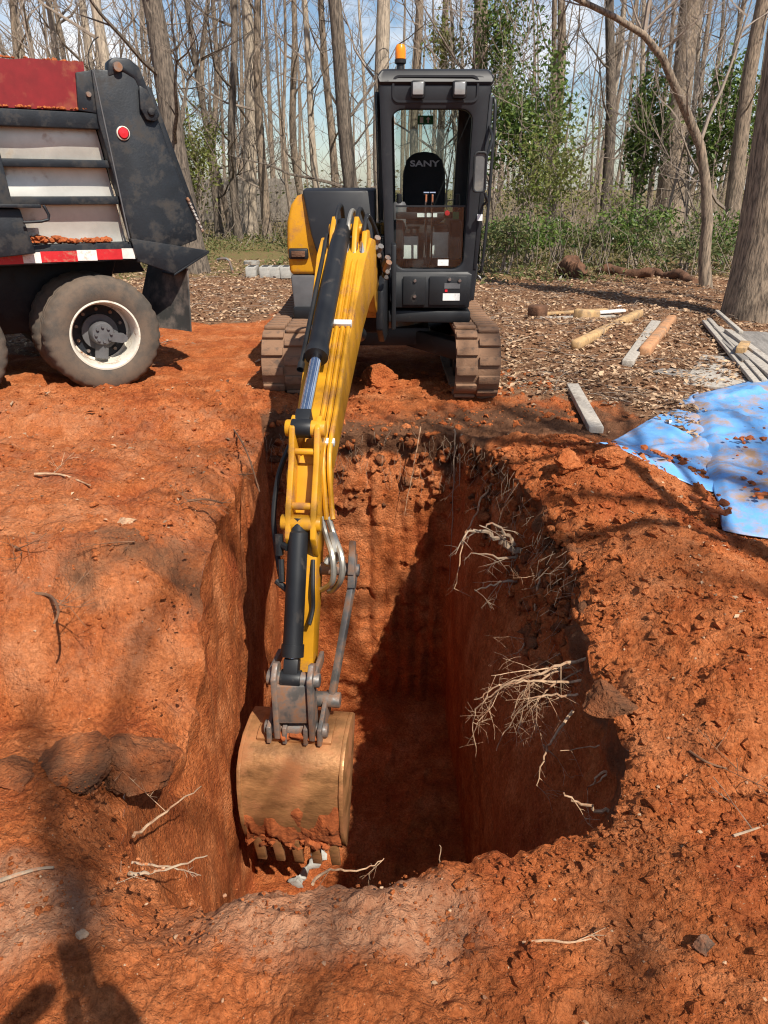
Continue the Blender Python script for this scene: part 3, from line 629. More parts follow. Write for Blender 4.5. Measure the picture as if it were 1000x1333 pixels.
    MB().box2((.663, Y0-.185, 1.57), (.747, Y0-.17, 1.85)).build('mirror_plate', 'mirror_back', mi)
    MB().tube(smooth_path([(.75, Y0-.18, 1.56), (.77, Y0-.16, 1.50), (.765, Y0-.02, 1.47)]), .011, 8).build('mirror_arm', 'black_paint', mi)
    MB().tube(smooth_path([(.755, Y0-.18, 1.84), (.785, Y0-.15, 1.95), (.78, Y0-.0, 2.05)]), .011, 8).build('mirror_arm', 'black_paint', mi)
    hr = MB(); hr.tube(smooth_path([(.80, Y0+.02, 2.25), (.815, Y0-.015, 2.15), (.80, Y0-.03, 1.5), (.775, Y0-.03, 1.0), (.755, Y0+.0, .93)]), .012, 8); hr.build('grab_rail', 'black_paint', cab)
    MB().prism([(.735, Y0-.01, .95), (.765, Y0-.01, 1.4), (.80, Y0-.01, 2.25), (.77, Y0-.01, 2.28), (.725, Y0-.01, 1.4), (.705, Y0-.01, .95)], (0, .10, 0)).build('door_edge', 'cab_paint', cab, bevel=.01)
    MB().box((.735, Y0-.05, 1.37), (.04, .02, .05)).build('warning_tag', 'white_label', cab)

    cab.scale = (1, 1, .925); cab.location.z += .055
    # --- boom, arm and bucket in one upright plane through the swing post
    P0 = Vector((-.165, 5.75, 0)); e1 = Vector((-.10, -.995, 0)).normalized(); sv = Vector((.995, -.10, 0)).normalized()
    def B(s, z, off=0.): return P0+e1*s+sv*off+Vector((0, 0, z))
    def plate(mb, poly, o0, o1): return mb.prism([B(s, z, o0) for s, z in poly], sv*(o1-o0))
    def beam(mb, cl, wid):                       # cl: (s, z, half thickness), wid: half widths
        cross = []
        for i, (s, z, h) in enumerate(cl):
            a = cl[max(i-1, 0)]; b_ = cl[min(i+1, len(cl)-1)]; t = Vector((b_[0]-a[0], b_[1]-a[1])).normalized(); nn = Vector((-t.y, t.x)); w_ = wid[i]
            if nn.y < 0 and abs(nn.y) > .3: nn = -nn
            cross.append([B(s+nn.x*h, z+nn.y*h, -w_), B(s+nn.x*h, z+nn.y*h, w_), B(s-nn.x*h, z-nn.y*h, w_), B(s-nn.x*h, z-nn.y*h, -w_)])
        k = len(cross); vs = [p for c in cross for p in c]
        fs = [(4*i+j, 4*i+(j+1) % 4, 4*(i+1)+(j+1) % 4, 4*(i+1)+j) for i in range(k-1) for j in range(4)]+[(0, 1, 2, 3), (4*k-1, 4*k-2, 4*k-3, 4*k-4)]
        return mb.add(vs, fs)
    def pin(mb, s, z, o0, o1, r, n=16): return mb.lathe([(0, .001), (0, r), (o1-o0, r), (o1-o0, .001)], B(s, z, o0), sv, n)
    sb = MB(); plate(sb, [(-.35, .52), (-.35, .92), (-.1, .98), (.12, .90), (.14, .62), (-.05, .50)], -.17, -.12); plate(sb, [(-.35, .52), (-.35, .92), (-.1, .98), (.12, .90), (.14, .62), (-.05, .50)], .12, .17)
    sb.box((P0.x+.02, 6.12, .70), (.30, .22, .34)); sb.build('swing_bracket', 'black_paint', ex, bevel=.012)
    gp = MB(); gp.box((.075, 6.05, .88), (.035, .28, .62)); gp.build('guard_plate', 'black_paint', ex, bevel=.01)
    wk = MB()
    for i in range(6): wk.tube(smooth_path([(-.42+.05*i, 6.36, .9), (-.36+.05*i, 6.15, .80-.02*i), (-.28+.03*i, 6.0, .66), (-.2, 6.1, .58)]), .016, 8)
    wk.build('hydraulic_hoses', 'hose_rubber', ex)
    bm_ = beam(MB(), [(-.02, .76, .09), (.16, .90, .12), (.36, 1.03, .15), (.54, 1.10, .175), (.68, 1.11, .185), (.86, 1.05, .175), (1.1, .90, .155), (1.5, .635, .135), (1.9, .375, .115), (2.14, .22, .10)], [.13, .13, .145, .16, .165, .155, .138, .118, .102, .092])
    boom = bm_.build('boom', 'yellow_paint', ex, bevel=.012)
    # cylinder saddle on the bend and pin bosses
    q = MB()
    for o in (-.085, .055): plate(q, [(.55, 1.22), (.62, 1.38), (.74, 1.42), (.84, 1.34), (.95, 1.14)], o, o+.03)
    pin(q, .70, 1.34, -.11, .11, .035); q.build('cylinder_saddle', 'yellow_paint', ex, bevel=.006)
    q = MB(); plate(q, [(.60, 1.24), (.68, 1.34), (.80, 1.34), (.98, 1.12), (.80, 1.14)], .11, .145); q.build('hose_bracket', 'yellow_paint', ex, bevel=.01)
    # arm cylinder
    def cyl(name, a, b_, split, r, rod_r, off=0., mat='black_paint'):
        A, Bp = B(*a, off), B(*b_, off); d = Bp-A; m_ = MB(); L_ = d.length
        m_.lathe([(-.02, .0), (-.02, r*.8), (.04, r*.8), (.05, r), (L_*split-.06, r), (L_*split-.06, r*1.14), (L_*split, r*1.14), (L_*split, rod_r)], A, d, 20)
        o = m_.build(name, mat, ex)
        MB().lathe([(0, rod_r), (L_*(1-split), rod_r)], A+d*split, d, 16).build('rod', 'chrome', o)
        e = MB(); x, y = frame_of(d)
        e.lathe([(-.05, 0), (-.05, rod_r*1.5), (.05, rod_r*1.5), (.05, 0)], Bp, sv, 16); e.bar(Bp-d.normalized()*.10, Bp, rod_r*2.4, rod_r*2.4); e.build('rod_end', 'black_paint', o, bevel=.006)
        return o
    ac = cyl('arm_cylinder', (.72, 1.36), (2.20, .50), .70, .056, .032, -.02)
    pa, pb = B(.76, 1.31, -.115), B(1.74, .72, -.105)
    MB().tube([pa, pb], .014, 8).lathe([(0, .02), (.05, .02)], pb, pb-pa, 10).build('cylinder_pipe', 'hose_rubber', ac)
    # lift cylinder below the boom
    cyl('lift_cylinder', (.12, .58), (1.0, .82), .6, .055, .03)
    # hydraulic pipes on top of the boom, right of the cylinder, and their clamps
    def top_of(s): return np.interp(s, [.86, 1.1, 1.5, 1.9, 2.14], [1.205, 1.04, .765, .485, .31])
    for i, o in enumerate((.040, .074, .106)):
        pts = [B(s, top_of(s)+.045, o) for s in (.80, 1.0, 1.3, 1.6, 1.9, 2.16)]; end = [B(2.25, .17-.03*i, o+.02), B(2.28, .05, o+.03)]
        MB().tube(smooth_path(pts+end, 4), .0135, 8).build('hydraulic_pipe', 'yellow_paint', ex)
    for s in (1.42, 2.1):
        t_ = MB(); dirv = (B(s+.1, top_of(s+.1))-B(s-.1, top_of(s-.1))).normalized(); c = B(s, top_of(s)+.060, .073); t_.bar(c-dirv*.018, c+dirv*.018, .105, .03, (0, 0, 1)); t_.build('pipe_clamp', 'white_label', ex, bevel=.004)
    for s in (1.42,):
        c = B(s, top_of(s)+.03, -.115); MB().box(c, (.035, .04, .035)).build('pipe_clamp', 'white_label', ex, bevel=.004)
    # hose loops over the bend
    for o, hgt, mat in ((-.06, .15, 'hose_rubber'), (.02, .12, 'hose_sleeve'), (.07, .13, 'hose_rubber'), (.12, .09, 'hose_rubber')):
        MB().tube(smooth_path([B(.14, 1.0, o*1.6), B(.28, 1.26, o*1.3), B(.50, 1.32+hgt, o), B(.72, 1.33+hgt*.6, o), B(.84, 1.26, o)], 7), .014, 8).build('hose', mat, ex)
        MB().tube([B(.83, 1.27, o), B(.90, 1.20, o)], .020, 8).build('hose_fitting', 'steel', ex)
    fx = MB()
    for o, s, z in ((.15, .30, 1.16), (.19, .22, 1.08), (.14, .40, 1.22), (.21, .34, 1.06), (.18, .12, 1.0)): fx.tube([B(s, z, o), B(s+.05, z+.06, o+.03)], .022, 8); fx.tube([B(s-.06, z-.02, o+.01), B(s+.06, z, o+.02)], .015, 8)
    fx.build('hose_fittings', 'dull_steel', ex)
    # arm: two side plates with lightening openings above, closed box below
    am = MB()
    for o in (-.074, .05):
        plate(am, [(2.02, .30), (2.08, .48), (2.17, .56), (2.25, .52), (2.30, .36), (2.42, .15), (2.46, .02), (2.40, -.10), (2.24, -.12), (2.10, .12)], o, o+.03)
    pin(am, 2.20, .50, -.10, .10, .042); pin(am, 2.14, .22, -.115, .115, .052); pin(am, 2.40, .08, -.10, .10, .04)
    am.tube([B(2.26, .40, -.08), B(2.26, .40, .08)], .018, 8).tube([B(2.38, .16, -.08), B(2.38, .16, .08)], .02, 8)
    beam(am, [(2.16, .30, .06), (2.25, .0, .10), (2.36, -.28, .09), (2.47, -.58, .075), (2.56, -.86, .06)], [.055, .07, .068, .062, .058])
    am.build('arm', 'yellow_paint', ex, bevel=.008)
    bc = cyl('bucket_cylinder', (2.40, .08), (2.735, -.60), .86, .049, .03, -.012)
    # linkage between cylinder and bucket
    lk = MB()
    for o in (-.10, .075): plate(lk, [(2.68, -.54), (2.74, -.51), (2.80, -.57), (2.80, -.92), (2.73, -.98), (2.68, -.92), (2.70, -.70)], o, o+.028)
    lk.box(B(2.76, -.72, -.002), (.15, .05, .22)); pin(lk, 2.735, -.60, -.13, .13, .036); pin(lk, 2.735, -.90, -.16, .16, .036); lk.build('bucket_link', 'dull_steel', ex, bevel=.006)
    for o in (-.12, .098): MB().bar(B(2.735, -.60, o), B(2.50, -.62, o), .022, .06).build('guide_link', 'dull_steel', ex, bevel=.005)
    # thumb bracket: shaft and long bar on the right-hand side of the arm
    tb = MB(); pin(tb, 2.30, -.22, .06, .27, .032); tb.bar(B(2.28, -.14, .235), B(2.34, -.30, .235), .04, .07); tb.prism([B(2.24, -.22, .215), B(2.30, -.05, .22), B(2.36, -.22, .215)], sv*.035)
    tb.bar(B(2.30, -.22, .245), B(2.58, -.82, .155), .034, .04); pin(tb, 2.58, -.83, .06, .20, .04); tb.build('thumb_bar', 'dull_steel', ex, bevel=.005)
    kn = MB(); kn.tube(smooth_path([B(2.30, -.02, .13), B(2.36, -.08, .16), B(2.30, -.16, .15), B(2.38, -.14, .12), B(2.30, -.10, .17)], 5), .022, 8); kn.build('hose_tangle', 'hose_sleeve', ex)
    # loose hoses: two sleeved loops at the right of the arm, black ones at the left
    for i in range(2):
        MB().tube(smooth_path([B(2.27, .06, .075+.035*i), B(2.30, -.02, .10+.04*i), B(2.40, -.10, .15+.045*i), B(2.42, -.22+.02*i, .15+.045*i), B(2.36, -.30, .10+.05*i), B(2.32, -.34, .06+.05*i)], 6), .0155, 8).build('sleeved_hose', 'hose_sleeve', ex)
    MB().tube(smooth_path([B(2.05, .36, -.12), B(2.12, .22, -.17), B(2.22, .02, -.185), B(2.32, -.16, -.15), B(2.40, -.22, -.12)], 6), .014, 8).build('hose', 'hose_rubber', ex)
    MB().tube(smooth_path([B(2.40, -.12, .05), B(2.48, -.24, .06), B(2.50, -.34, .06), B(2.56, -.40, .05)], 6), .011, 8).build('hose', 'hose_rubber', ex)
    ff = MB(); ff.tube([B(2.42, .02, -.11), B(2.44, -.08, -.11)], .022, 8).tube([B(2.40, -.03, -.13), B(2.46, -.03, -.06)], .018, 8).tube([B(2.45, -.10, -.10), B(2.50, -.2, -.09)], .016, 8).tube([B(2.49, -.20, -.12), B(2.52, -.24, -.05)], .016, 8); ff.build('hose_fittings', 'black_paint', ex)
    # bucket
    shell = [(2.44, -1.02), (2.50, -.965), (2.60, -.945), (2.74, -.95), (2.825, -.985), (2.875, -1.05), (2.90, -1.15), (2.905, -1.27), (2.89, -1.39), (2.86, -1.49), (2.82, -1.58)]
    W_ = .245; SH = -.012; th = .02
    bk_ = MB(); inner = []
    for i, (s, z) in enumerate(shell):
        a, c = shell[max(i-1, 0)], shell[min(i+1, len(shell)-1)]; t = Vector((c[0]-a[0], c[1]-a[1])).normalized(); inner.append((s+t.y*th, z-t.x*th))
    k = len(shell); vs = []
    for (s, z), (s2, z2) in zip(shell, inner): vs += [B(s, z, SH-W_), B(s, z, SH+W_), B(s2, z2, SH+W_), B(s2, z2, SH-W_)]
    bk_.add(vs, [(4*i+j, 4*i+(j+1) % 4, 4*(i+1)+(j+1) % 4, 4*(i+1)+j) for i in range(k-1) for j in range(4)]+[(0, 1, 2, 3), (4*k-1, 4*k-2, 4*k-3, 4*k-4)])
    bucket = bk_.build('bucket', 'bucket_steel', ex, smooth=True)
    for o in (SH-W_-.022, SH+W_): plate(MB(), [(s+.012*(1 if s > 2.85 else 0), z) for s, z in shell]+[(2.70, -1.50), (2.55, -1.25)], o, o+.022).build('side_plate', 'bucket_steel', bucket, bevel=.004)
    wp = MB(); plate(wp, [(2.58, -.94), (2.72, -.93), (2.77, -.945), (2.77, -.965), (2.58, -.955)], -.20, .18); wp.build('wear_plate', 'bucket_steel', bucket, bevel=.003)
    for o in (-.14, -.06, .045, .115): plate(MB(), [(2.50, -.95), (2.50, -.83), (2.58, -.80), (2.70, -.84), (2.79, -.86), (2.80, -.95)], o, o+.022).build('lug', 'dull_steel', bucket, bevel=.004)
    hp = np.array([B(2.72+.05*rnd.random(), -.925, o)[:] for o in np.linspace(-.10, .08, 9)]); lumps('dirt_heap', hp, .02+.02*rng.random(9), 'packed_clay', 2, .7, .5, .2, 4, bucket)
    for i in range(5):
        o = SH-W_+.045+i*.10
        t_ = MB(); t_.prism([B(2.865, -1.52, o-.028), B(2.815, -1.545, o-.028), B(2.80, -1.72, o-.02), B(2.82, -1.725, o-.02)], sv*.05); t_.build('tooth', 'bucket_steel', bucket, bevel=.005)
    # clay caked on the lower shell
    gN, gM = 70, 26; ss = np.linspace(0, 1, gN); cc = np.linspace(.36, 1.02, gM); sh = np.array(shell); arc = np.concatenate([[0], np.cumsum(np.hypot(*np.diff(sh, axis=0).T))]); arc /= arc[-1]
    V = []; 
    for q_ in cc:
        s_ = np.interp(min(q_, 1), arc, sh[:, 0]); z_ = np.interp(min(q_, 1), arc, sh[:, 1])-(.06*(q_-1) if q_ > 1 else 0)
        s2, z2 = np.interp(max(q_-.03, 0), arc, sh[:, 0]), np.interp(max(q_-.03, 0), arc, sh[:, 1]); t = Vector((s_-s2, z_-z2)); t = t.normalized() if t.length > 1e-6 else Vector((0, -1)); nn = Vector((-t.y, t.x))
        for a_ in ss:
            o = SH-W_+a_*2*W_; edge = .80+.05*math.sin(a_*5)
            hh = .030*float(sstep(edge-.10, edge+.08, q_+.09*float(vnoise(a_*7, q_*6, 1.1, 131))))*(.75+.6*float(fbm(a_*11, q_*14, 4., 4, 132)))-.005
            V.append(B(s_+nn.x*hh, z_+nn.y*hh, o))
    V = np.array([v[:] for v in V]); I = (np.arange(gM-1)[:, None]*gN+np.arange(gN-1)).ravel(); mesh_np('caked_clay', V, np.stack([I, I+1, I+gN+1, I+gN], -1), 'packed_clay', bucket)
    cp = []; 
    for i in range(70): cp.append(B(2.80+.06*rnd.random(), -1.50-.05*rnd.random(), SH-W_+2*W_*rnd.random())[:])
    lumps('clay_crumbs', np.array(cp), .010+.022*rng.random(70), 'packed_clay', 1, .8, .5, .4, 8, bucket)
    return ex
build_excavator()

# ------------------------------------------------------------------ dump truck, tail end towards the right
TH = R(32); TA = Vector((math.cos(TH), math.sin(TH), 0)); TN = Vector((math.sin(TH), -math.cos(TH), 0)); TW = Vector((-2.33, 6.36, 0))
def T(s, z, o=0.): return TW+TA*s+TN*o+Vector((0, 0, z))
def build_truck():
    tk = empty('dump_truck', T(0, 0, -1.0), 'dump truck with red top boards and pale metal sides parked behind the pit', 'truck')
    def slab(name, poly, o0, o1, mat, parent=tk, bevel=.008): return MB().prism([T(s, z, o0) for s, z in poly], TN*(o1-o0)).build(name, mat, parent, bevel=bevel)
    # body side: recessed metal sheets, ribs, rails
    side = MB(); N_, M_ = 40, 24; S0 = -3.6
    V = []
    for j in range(M_+1):
        z = 1.17+(2.05-1.17)*j/M_; e = .30+(.175-.30)*(z-1.2)/.8
        for i in range(N_+1):
            s = S0+(e-S0)*i/N_; V.append(T(s, z, -.125+.012*float(vnoise(s*2.2, z*4, 0, 141))+.01*math.sin(z*14))[:])
    I = (np.arange(M_)[:, None]*(N_+1)+np.arange(N_)).ravel(); mesh_np('side_sheet', V, np.stack([I, I+1, I+N_+2, I+N_+1], -1), 'aluminium', tk)
    slab('rib', [(S0, 2.005), (S0, 2.12), (.20, 2.10), (.19, 1.99)], -.155, .0, 'truck_black')
    slab('rib', [(S0, 1.735), (S0, 1.79), (.235, 1.775), (.24, 1.72)], -.155, -.01, 'truck_black')
    slab('rib', [(S0, 1.475), (S0, 1.535), (.262, 1.515), (.27, 1.455)], -.155, -.01, 'truck_black')
    for s in (-.60, -1.7, -2.8): slab('post', [(s-.09, 1.15), (s-.09, 2.0), (s+.04, 2.0), (s+.09, 1.15)], -.155, .012, 'truck_black')
    slab('bottom_rail', [(S0, 1.03), (S0, 1.19), (.315, 1.17), (.335, 1.03)], -.158, .0, 'truck_black')
    # reflective tape pieces
    x = .325; wds = [.10, .20, .15, .27, .13, .27, .13, .27, .13, .27]
    for i, wd in enumerate(wds):
        slab('reflective_tape', [(x-wd, 1.045), (x-wd, 1.125), (x, 1.12), (x, 1.04)], .0025, .006, 'tape_red' if i % 2 else 'tape_white', bevel=0); x -= wd
    pts = []; 
    for i in range(420): s = -1.6+1.75*rnd.random(); pts.append(T(s, 1.185+.03*rnd.random()*max(.1, float(vnoise(s*3, 0, 0, 151)+.5)), -.07+.06*rnd.random())[:])
    lumps('spilled_clay', np.array(pts), .012+.022*rng.random(420), 'packed_clay', 1, .7, .5, .2, 12, tk)['kind'] = 'stuff'
    # red top boards
    rb = MB(); N_ = 30; top = [(S0+(.13-S0)*i/N_, 2.425+.012*float(vnoise(i*.7, 0, 0, 161))) for i in range(N_+1)]
    rb.prism([T(s, z, -.055) for s, z in top]+[T(.13, 2.11, -.055), T(S0, 2.11, -.055)], TN*.045); rb.build('top_board', 'truck_red', tk)
    pts = [T(-1.6+1.7*rnd.random(), 2.12, -.01+.0*rnd.random())[:] for i in range(120)]; lumps('rail_dirt', np.array(pts), .008+.014*rng.random(120), 'packed_clay', 1, .6, .5, .2, 14, tk)['kind'] = 'stuff'
    pts = [T(-3.4+3.5*rnd.random(), 2.43, -.033)[:] for i in range(150)]; lumps('load_dirt', np.array(pts), .010+.016*rng.random(150), 'packed_clay', 1, .6, .5, .2, 15, tk)['kind'] = 'stuff'
    slab('corner_gusset', [(.04, 2.11), (.06, 2.36), (.19, 2.385), (.24, 2.09)], -.05, .008, 'truck_black')
    MB().lathe([(0, .02), (.02, .018), (.02, 0)], T(.13, 2.22, .008), TN, 12).build('bolt', 'dull_steel', tk)
    # rear corner post (a wide raked plate) and the slanted tail
    cp = slab('rear_post', [(.17, 2.385), (.50, 2.40), (.56, 2.30), (.86, 1.32), (.86, 1.17), (.335, 1.005), (.31, 1.2), (.17, 2.05)], -.10, .03, 'truck_black', bevel=.012)
    slab('post_trim', [(.60, 2.32), (.645, 2.30), (.94, 1.33), (.895, 1.28)], -.16, -.10, 'truck_black')
    MB().tube([T(.185, 2.37, .034), T(.29, 1.2, .034)], .006, 6).build('edge_bead', 'grey_plastic', cp)
    lg = MB().lathe([(0, .052), (.012, .05), (.016, .043)], T(.345, 1.965, .03), TN, 20).build('marker_light', 'rim_paint', tk)
    MB().lathe([(.012, .041), (.026, .034), (.03, 0)], T(.345, 1.965, .03), TN, 20).build('lens', 'red_plastic', lg)
    # tailgate hinge hook at the top, with its link
    hk = MB(); hk.prism([T(s, z, -.06) for s, z in [(.28, 2.34), (.29, 2.44), (.34, 2.475), (.46, 2.475), (.53, 2.42), (.63, 2.13), (.57, 2.12), (.48, 2.34), (.40, 2.38)]], TN*.10); hk = hk.build('tailgate_hinge', 'truck_black', tk, bevel=.02)
    MB().prism([T(a, z, .04) for a, z in [(.50, 2.30), (.56, 2.27), (.64, 2.10), (.60, 2.05), (.53, 2.06), (.49, 2.14)]], TN*.03).lathe([(0, .03), (.02, .028), (.02, 0)], T(.57, 2.12, .07), TN, 12).build('hinge_link', 'truck_black', hk, bevel=.012)
    MB().lathe([(0, .035), (.03, .033), (.03, 0)], T(.36, 2.41, .04), TN, 14).build('hinge_pin', 'dull_steel', hk)
    wire = MB().tube(smooth_path([T(.18, 2.36, 0), T(.165, 2.46, 0), T(.21, 2.56, 0), T(.26, 2.60, .0)]), .004, 6).build('antenna_wire', 'hose_rubber', tk)
    tg = MB(); tg.prism([T(.60, 2.32, -.16), T(.93, 1.25, -.16), T(.88, 1.22, -.16), T(.55, 2.30, -.16)], -TN*2.1); tg.build('tailgate', 'truck_black', tk, bevel=.01)
    ch = MB()
    for i in range(9): ch.tube([T(.80+.012*i, 1.50-.03*i, .035), T(.815+.012*i, 1.475-.03*i, .045)], .013, 6)
    ch.build('chain', 'dull_steel', tk)
    # spill apron under the tail
    ap = MB(); ap.prism([T(.30, 1.20, .035), T(.95, 1.08, .05), T(.62, .91, .06), T(.34, 1.02, .035)], -TN*.03); ap.prism([T(.95, 1.08, .045), T(.62, .91, .055), T(.62, .90, -.5), T(.95, 1.07, -.5)], Vector((0, 0, -.02))); ap.build('spill_apron', 'truck_black', tk, bevel=.006)
    # mud flap
    mf = MB(); V = []
    for j in range(9):
        for i in range(7):
            z = .95-.53*j/8; o = .02-.55*i/6; V.append(T(.74+.62*o*(.55+.45*j/8)-.03*j/8+.012*math.sin(i*1.2), z-.02*abs(i/6-.5), o))
    k = len(V); vs = V+[v+TA*.012 for v in V]
    fs = []
    for j in range(8):
        for i in range(6):
            a = j*7+i; fs += [(a, a+1, a+8, a+7), (k+a, k+a+7, k+a+8, k+a+1)]
    rim = [i for i in range(7)]+[j*7+6 for j in range(1, 9)]+[8*7+i for i in range(5, -1, -1)]+[j*7 for j in range(7, 0, -1)]
    fs += [(rim[i], rim[(i+1) % len(rim)], k+rim[(i+1) % len(rim)], k+rim[i]) for i in range(len(rim))]
    mf.add(vs, fs).build('mud_flap', 'mudflap_rubber', tk, smooth=True)
    # chassis
    c = MB()
    for o in (-.85, -1.65): c.prism([T(-3.6, .78, o), T(-3.6, 1.0, o), T(.55, 1.0, o), T(.62, .85, o)], -TN*.09)
    c.prism([T(-3.6, 1.03, -.12), T(.32, 1.03, -.12), T(.32, 1.06, -.12), T(-3.6, 1.06, -.12)], -TN*2.2)
    c.build('chassis', 'truck_black', tk)
    fw = MB(); fw.prism([T(.16, 2.38, -.16), T(.30, 1.17, -.16), T(-3.6, 1.17, -.16), T(-3.6, 2.38, -.16)], -TN*.02); fw.prism([T(.16, 2.38, -2.3), T(.30, 1.17, -2.3), T(-3.6, 1.17, -2.3), T(-3.6, 2.38, -2.3)], -TN*.06); fw.build('body_liner', 'truck_black', tk)
    ld = MB(); ld.prism([T(-.72, 1.10, .02), T(-.72, 1.44, .02), T(-.50, 1.44, .02), T(-.44, 1.12, .02)], TN*.10); ld.build('tool_box', 'truck_black', tk, bevel=.012)
    st = MB(); st.prism([T(-.9, 1.455, .02), T(-.9, 1.48, .02), T(-.36, 1.465, .02), T(-.36, 1.44, .02)], TN*.16); st.tube(smooth_path([T(-.34, 1.46, .16), T(-.32, 1.36, .16), T(-.50, 1.345, .16)], 3), .012, 6); st.build('step', 'truck_black', tk, bevel=.004)
    # wheels: outer and inner tyre on a dished rim
    def wheel(s, z, o, outer=True):
        wc = T(s, z, o); r0, n = .475, 96
        rt = empty('wheel', wc); adopt(rt, tk)
        prof = [(-.245, .275), (-.255, .30), (-.262, .36), (-.250, .42), (-.222, .455), (-.19, r0-.004), (-.10, r0), (-.02, r0), (.06, r0-.004), (.092, .455), (.118, .42), (.128, .36), (.120, .30), (.108, .275)] if 0 else \
               [(-.25, .278), (-.262, .30), (-.27, .36), (-.258, .42), (-.235, .453), (-.20, r0-.002), (-.165, r0), (-.158, r0-.014), (-.150, r0-.014), (-.143, r0), (-.10, r0), (-.093, r0-.014), (-.085, r0-.014), (-.078, r0), (-.035, r0-.004), (.002, .453), (.022, .42), (.032, .36), (.024, .30), (.010, .278)]
        def mod(i, k): return (-.011 if (i in (4, 5, 14, 15) and k % 3 == 0) else (-.009 if (6 <= i <= 13 and k % 6 < 1) else 0))
        t_ = MB().lathe(prof, wc, TN, n, mod).build('tyre', 'tyre', rt)
        if outer:
            rp = [(.012, .282), (.020, .286), (.022, .272), (.005, .262), (-.03, .255), (-.12, .245), (-.20, .24), (-.21, .225)]
            MB().lathe(rp, wc, TN, 64).build('rim', 'rim_paint', rt)
            MB().lathe([(-.225, .238), (-.235, .17), (-.235, .10), (-.245, .0)], wc, TN, 48).build('wheel_disc', 'truck_black', rt)  # black here paints in the shade deep inside the dish
            hb = MB().lathe([(-.21, .15), (-.18, .15), (-.175, .10), (-.08, .095), (-.065, .085), (-.06, .0)], wc, TN, 24)
            for k in range(8):
                a = 2*math.pi*k/8; x, y = frame_of(TN); hb.lathe([(0, .013), (.02, .012), (.02, 0)], wc+TN*-.065+(x*math.cos(a)+y*math.sin(a))*.062, TN, 6)
            hb.bar(wc-TN*.13+Vector((0, 0, -.02)), wc-TN*.07+TA*.16+Vector((0, 0, -.05)), .07, .07); hb.lathe([(0, .035), (.10, .035), (.10, 0)], wc-TN*.15+TA*.16+Vector((0, 0, -.05)), TN, 12)
            hb.bar(wc-TN*.14+Vector((0, 0, -.05)), wc-TN*.12-TA*.03+Vector((0, 0, -.21)), .09, .06)
            hb.build('hub', 'grey_plastic', rt)
            x, y = frame_of(TN)
            for k in range(10):
                a = 2*math.pi*(k+.5)/10; MB().lathe([(0, .016), (.03, .015), (.03, 0)], wc+TN*-.235+(x*math.cos(a)+y*math.sin(a))*.19, TN, 6).build('wheel_nut', 'dull_steel', rt)
    wheel(0, .445, 0); wheel(-.03, .445, -.36, False); wheel(-1.22, .43, 0); wheel(-1.22, .43, -.34, False)
    wheel(0, .445, -2.0, False); wheel(-1.22, .43, -2.0, False)
    ax = MB(); 
    for s in (0, -1.22): ax.tube([T(s, .445, -.2), T(s, .445, -2.0)], .09, 12)
    ax.build('axles', 'truck_black', tk)
    sp = MB(); sp.prism([T(-1.9, .62, -.72), T(-1.9, .98, -.72), T(.35, .98, -.72), T(.2, .60, -.72), T(-.4, .40, -.72), T(-.9, .40, -.72)], -TN*.9); sp.build('dark_underbody', 'truck_black', tk, bevel=.03)  # plain dark mass added to fill the shaded underside
build_truck()

# ------------------------------------------------------------------ leaves, sticks
def leaves(name, P, size, mat, parent=None, flat=0., seed=1, rv=None, aspect=.5):
    r = np.random.default_rng(seed); n = len(P); P = np.asarray(P, float)
    a = r.random(n)*2*np.pi; tilt = (r.random(n)-.5)*np.pi*(1-flat) if flat else np.arccos(r.uniform(-1, 1, n))-np.pi/2
    d = np.stack([np.cos(a)*np.cos(tilt), np.sin(a)*np.cos(tilt), np.sin(tilt)], -1)
    u = np.stack([-np.sin(a), np.cos(a), np.zeros(n)], -1); roll = (r.random(n)-.5)*np.pi*(1-flat)
    nrm = np.cross(d, u); w_ = u*np.cos(roll)[:, None]+nrm*np.sin(roll)[:, None]; up = np.cross(d, w_)
    s = (np.asarray(size)*np.ones(n))[:, None]
    V = np.stack([P-d*s*.5, P+w_*s*aspect*.5+up*s*.10, P+d*s*.5+up*s*.06*r.uniform(-2, 2, (n, 1)), P-w_*s*aspect*.5+up*s*.10], 1)
    F = np.arange(4*n).reshape(n, 4); rv = r.random(n) if rv is None else rv
    return mesh_np(name, V.reshape(-1, 3), F, mat, parent, False, dict(rnd=np.repeat(rv, 4)))
def sticks(name, A, Bv, r0, r1, mat, parent=None, k=3, bend=.0, seed=1):
    r = np.random.default_rng(seed); A = np.asarray(A, float); Bv = np.asarray(Bv, float); n = len(A); d = Bv-A; ln = np.linalg.norm(d, axis=1, keepdims=True); d = d/ln
    h = np.where(np.abs(d[:, 2:3]) < .9, [[0, 0, 1.]], [[1., 0, 0]]); x = np.cross(d, h); x /= np.linalg.norm(x, axis=1, keepdims=True); y = np.cross(d, x)
    mid = (A+Bv)/2+(x*r.normal(size=(n, 1))+y*r.normal(size=(n, 1)))*ln*bend; r0 = np.asarray(r0)*np.ones(n); r1 = np.asarray(r1)*np.ones(n); V = []
    for p, rr in ((A, r0), (mid, (r0+r1)/2), (Bv, r1)):
        for i in range(k): an = 2*np.pi*i/k; V.append(p+(x*np.cos(an)+y*np.sin(an))*rr[:, None])
    V = np.stack(V, 1); F = []
    for j in range(2):
        for i in range(k): F.append([j*k+i, j*k+(i+1) % k, (j+1)*k+(i+1) % k, (j+1)*k+i])
    F = np.array(F)[None]+(np.arange(n)*3*k)[:, None, None]
    return mesh_np(name, V.reshape(-1, 3), F.reshape(-1, 4), mat, parent, True)

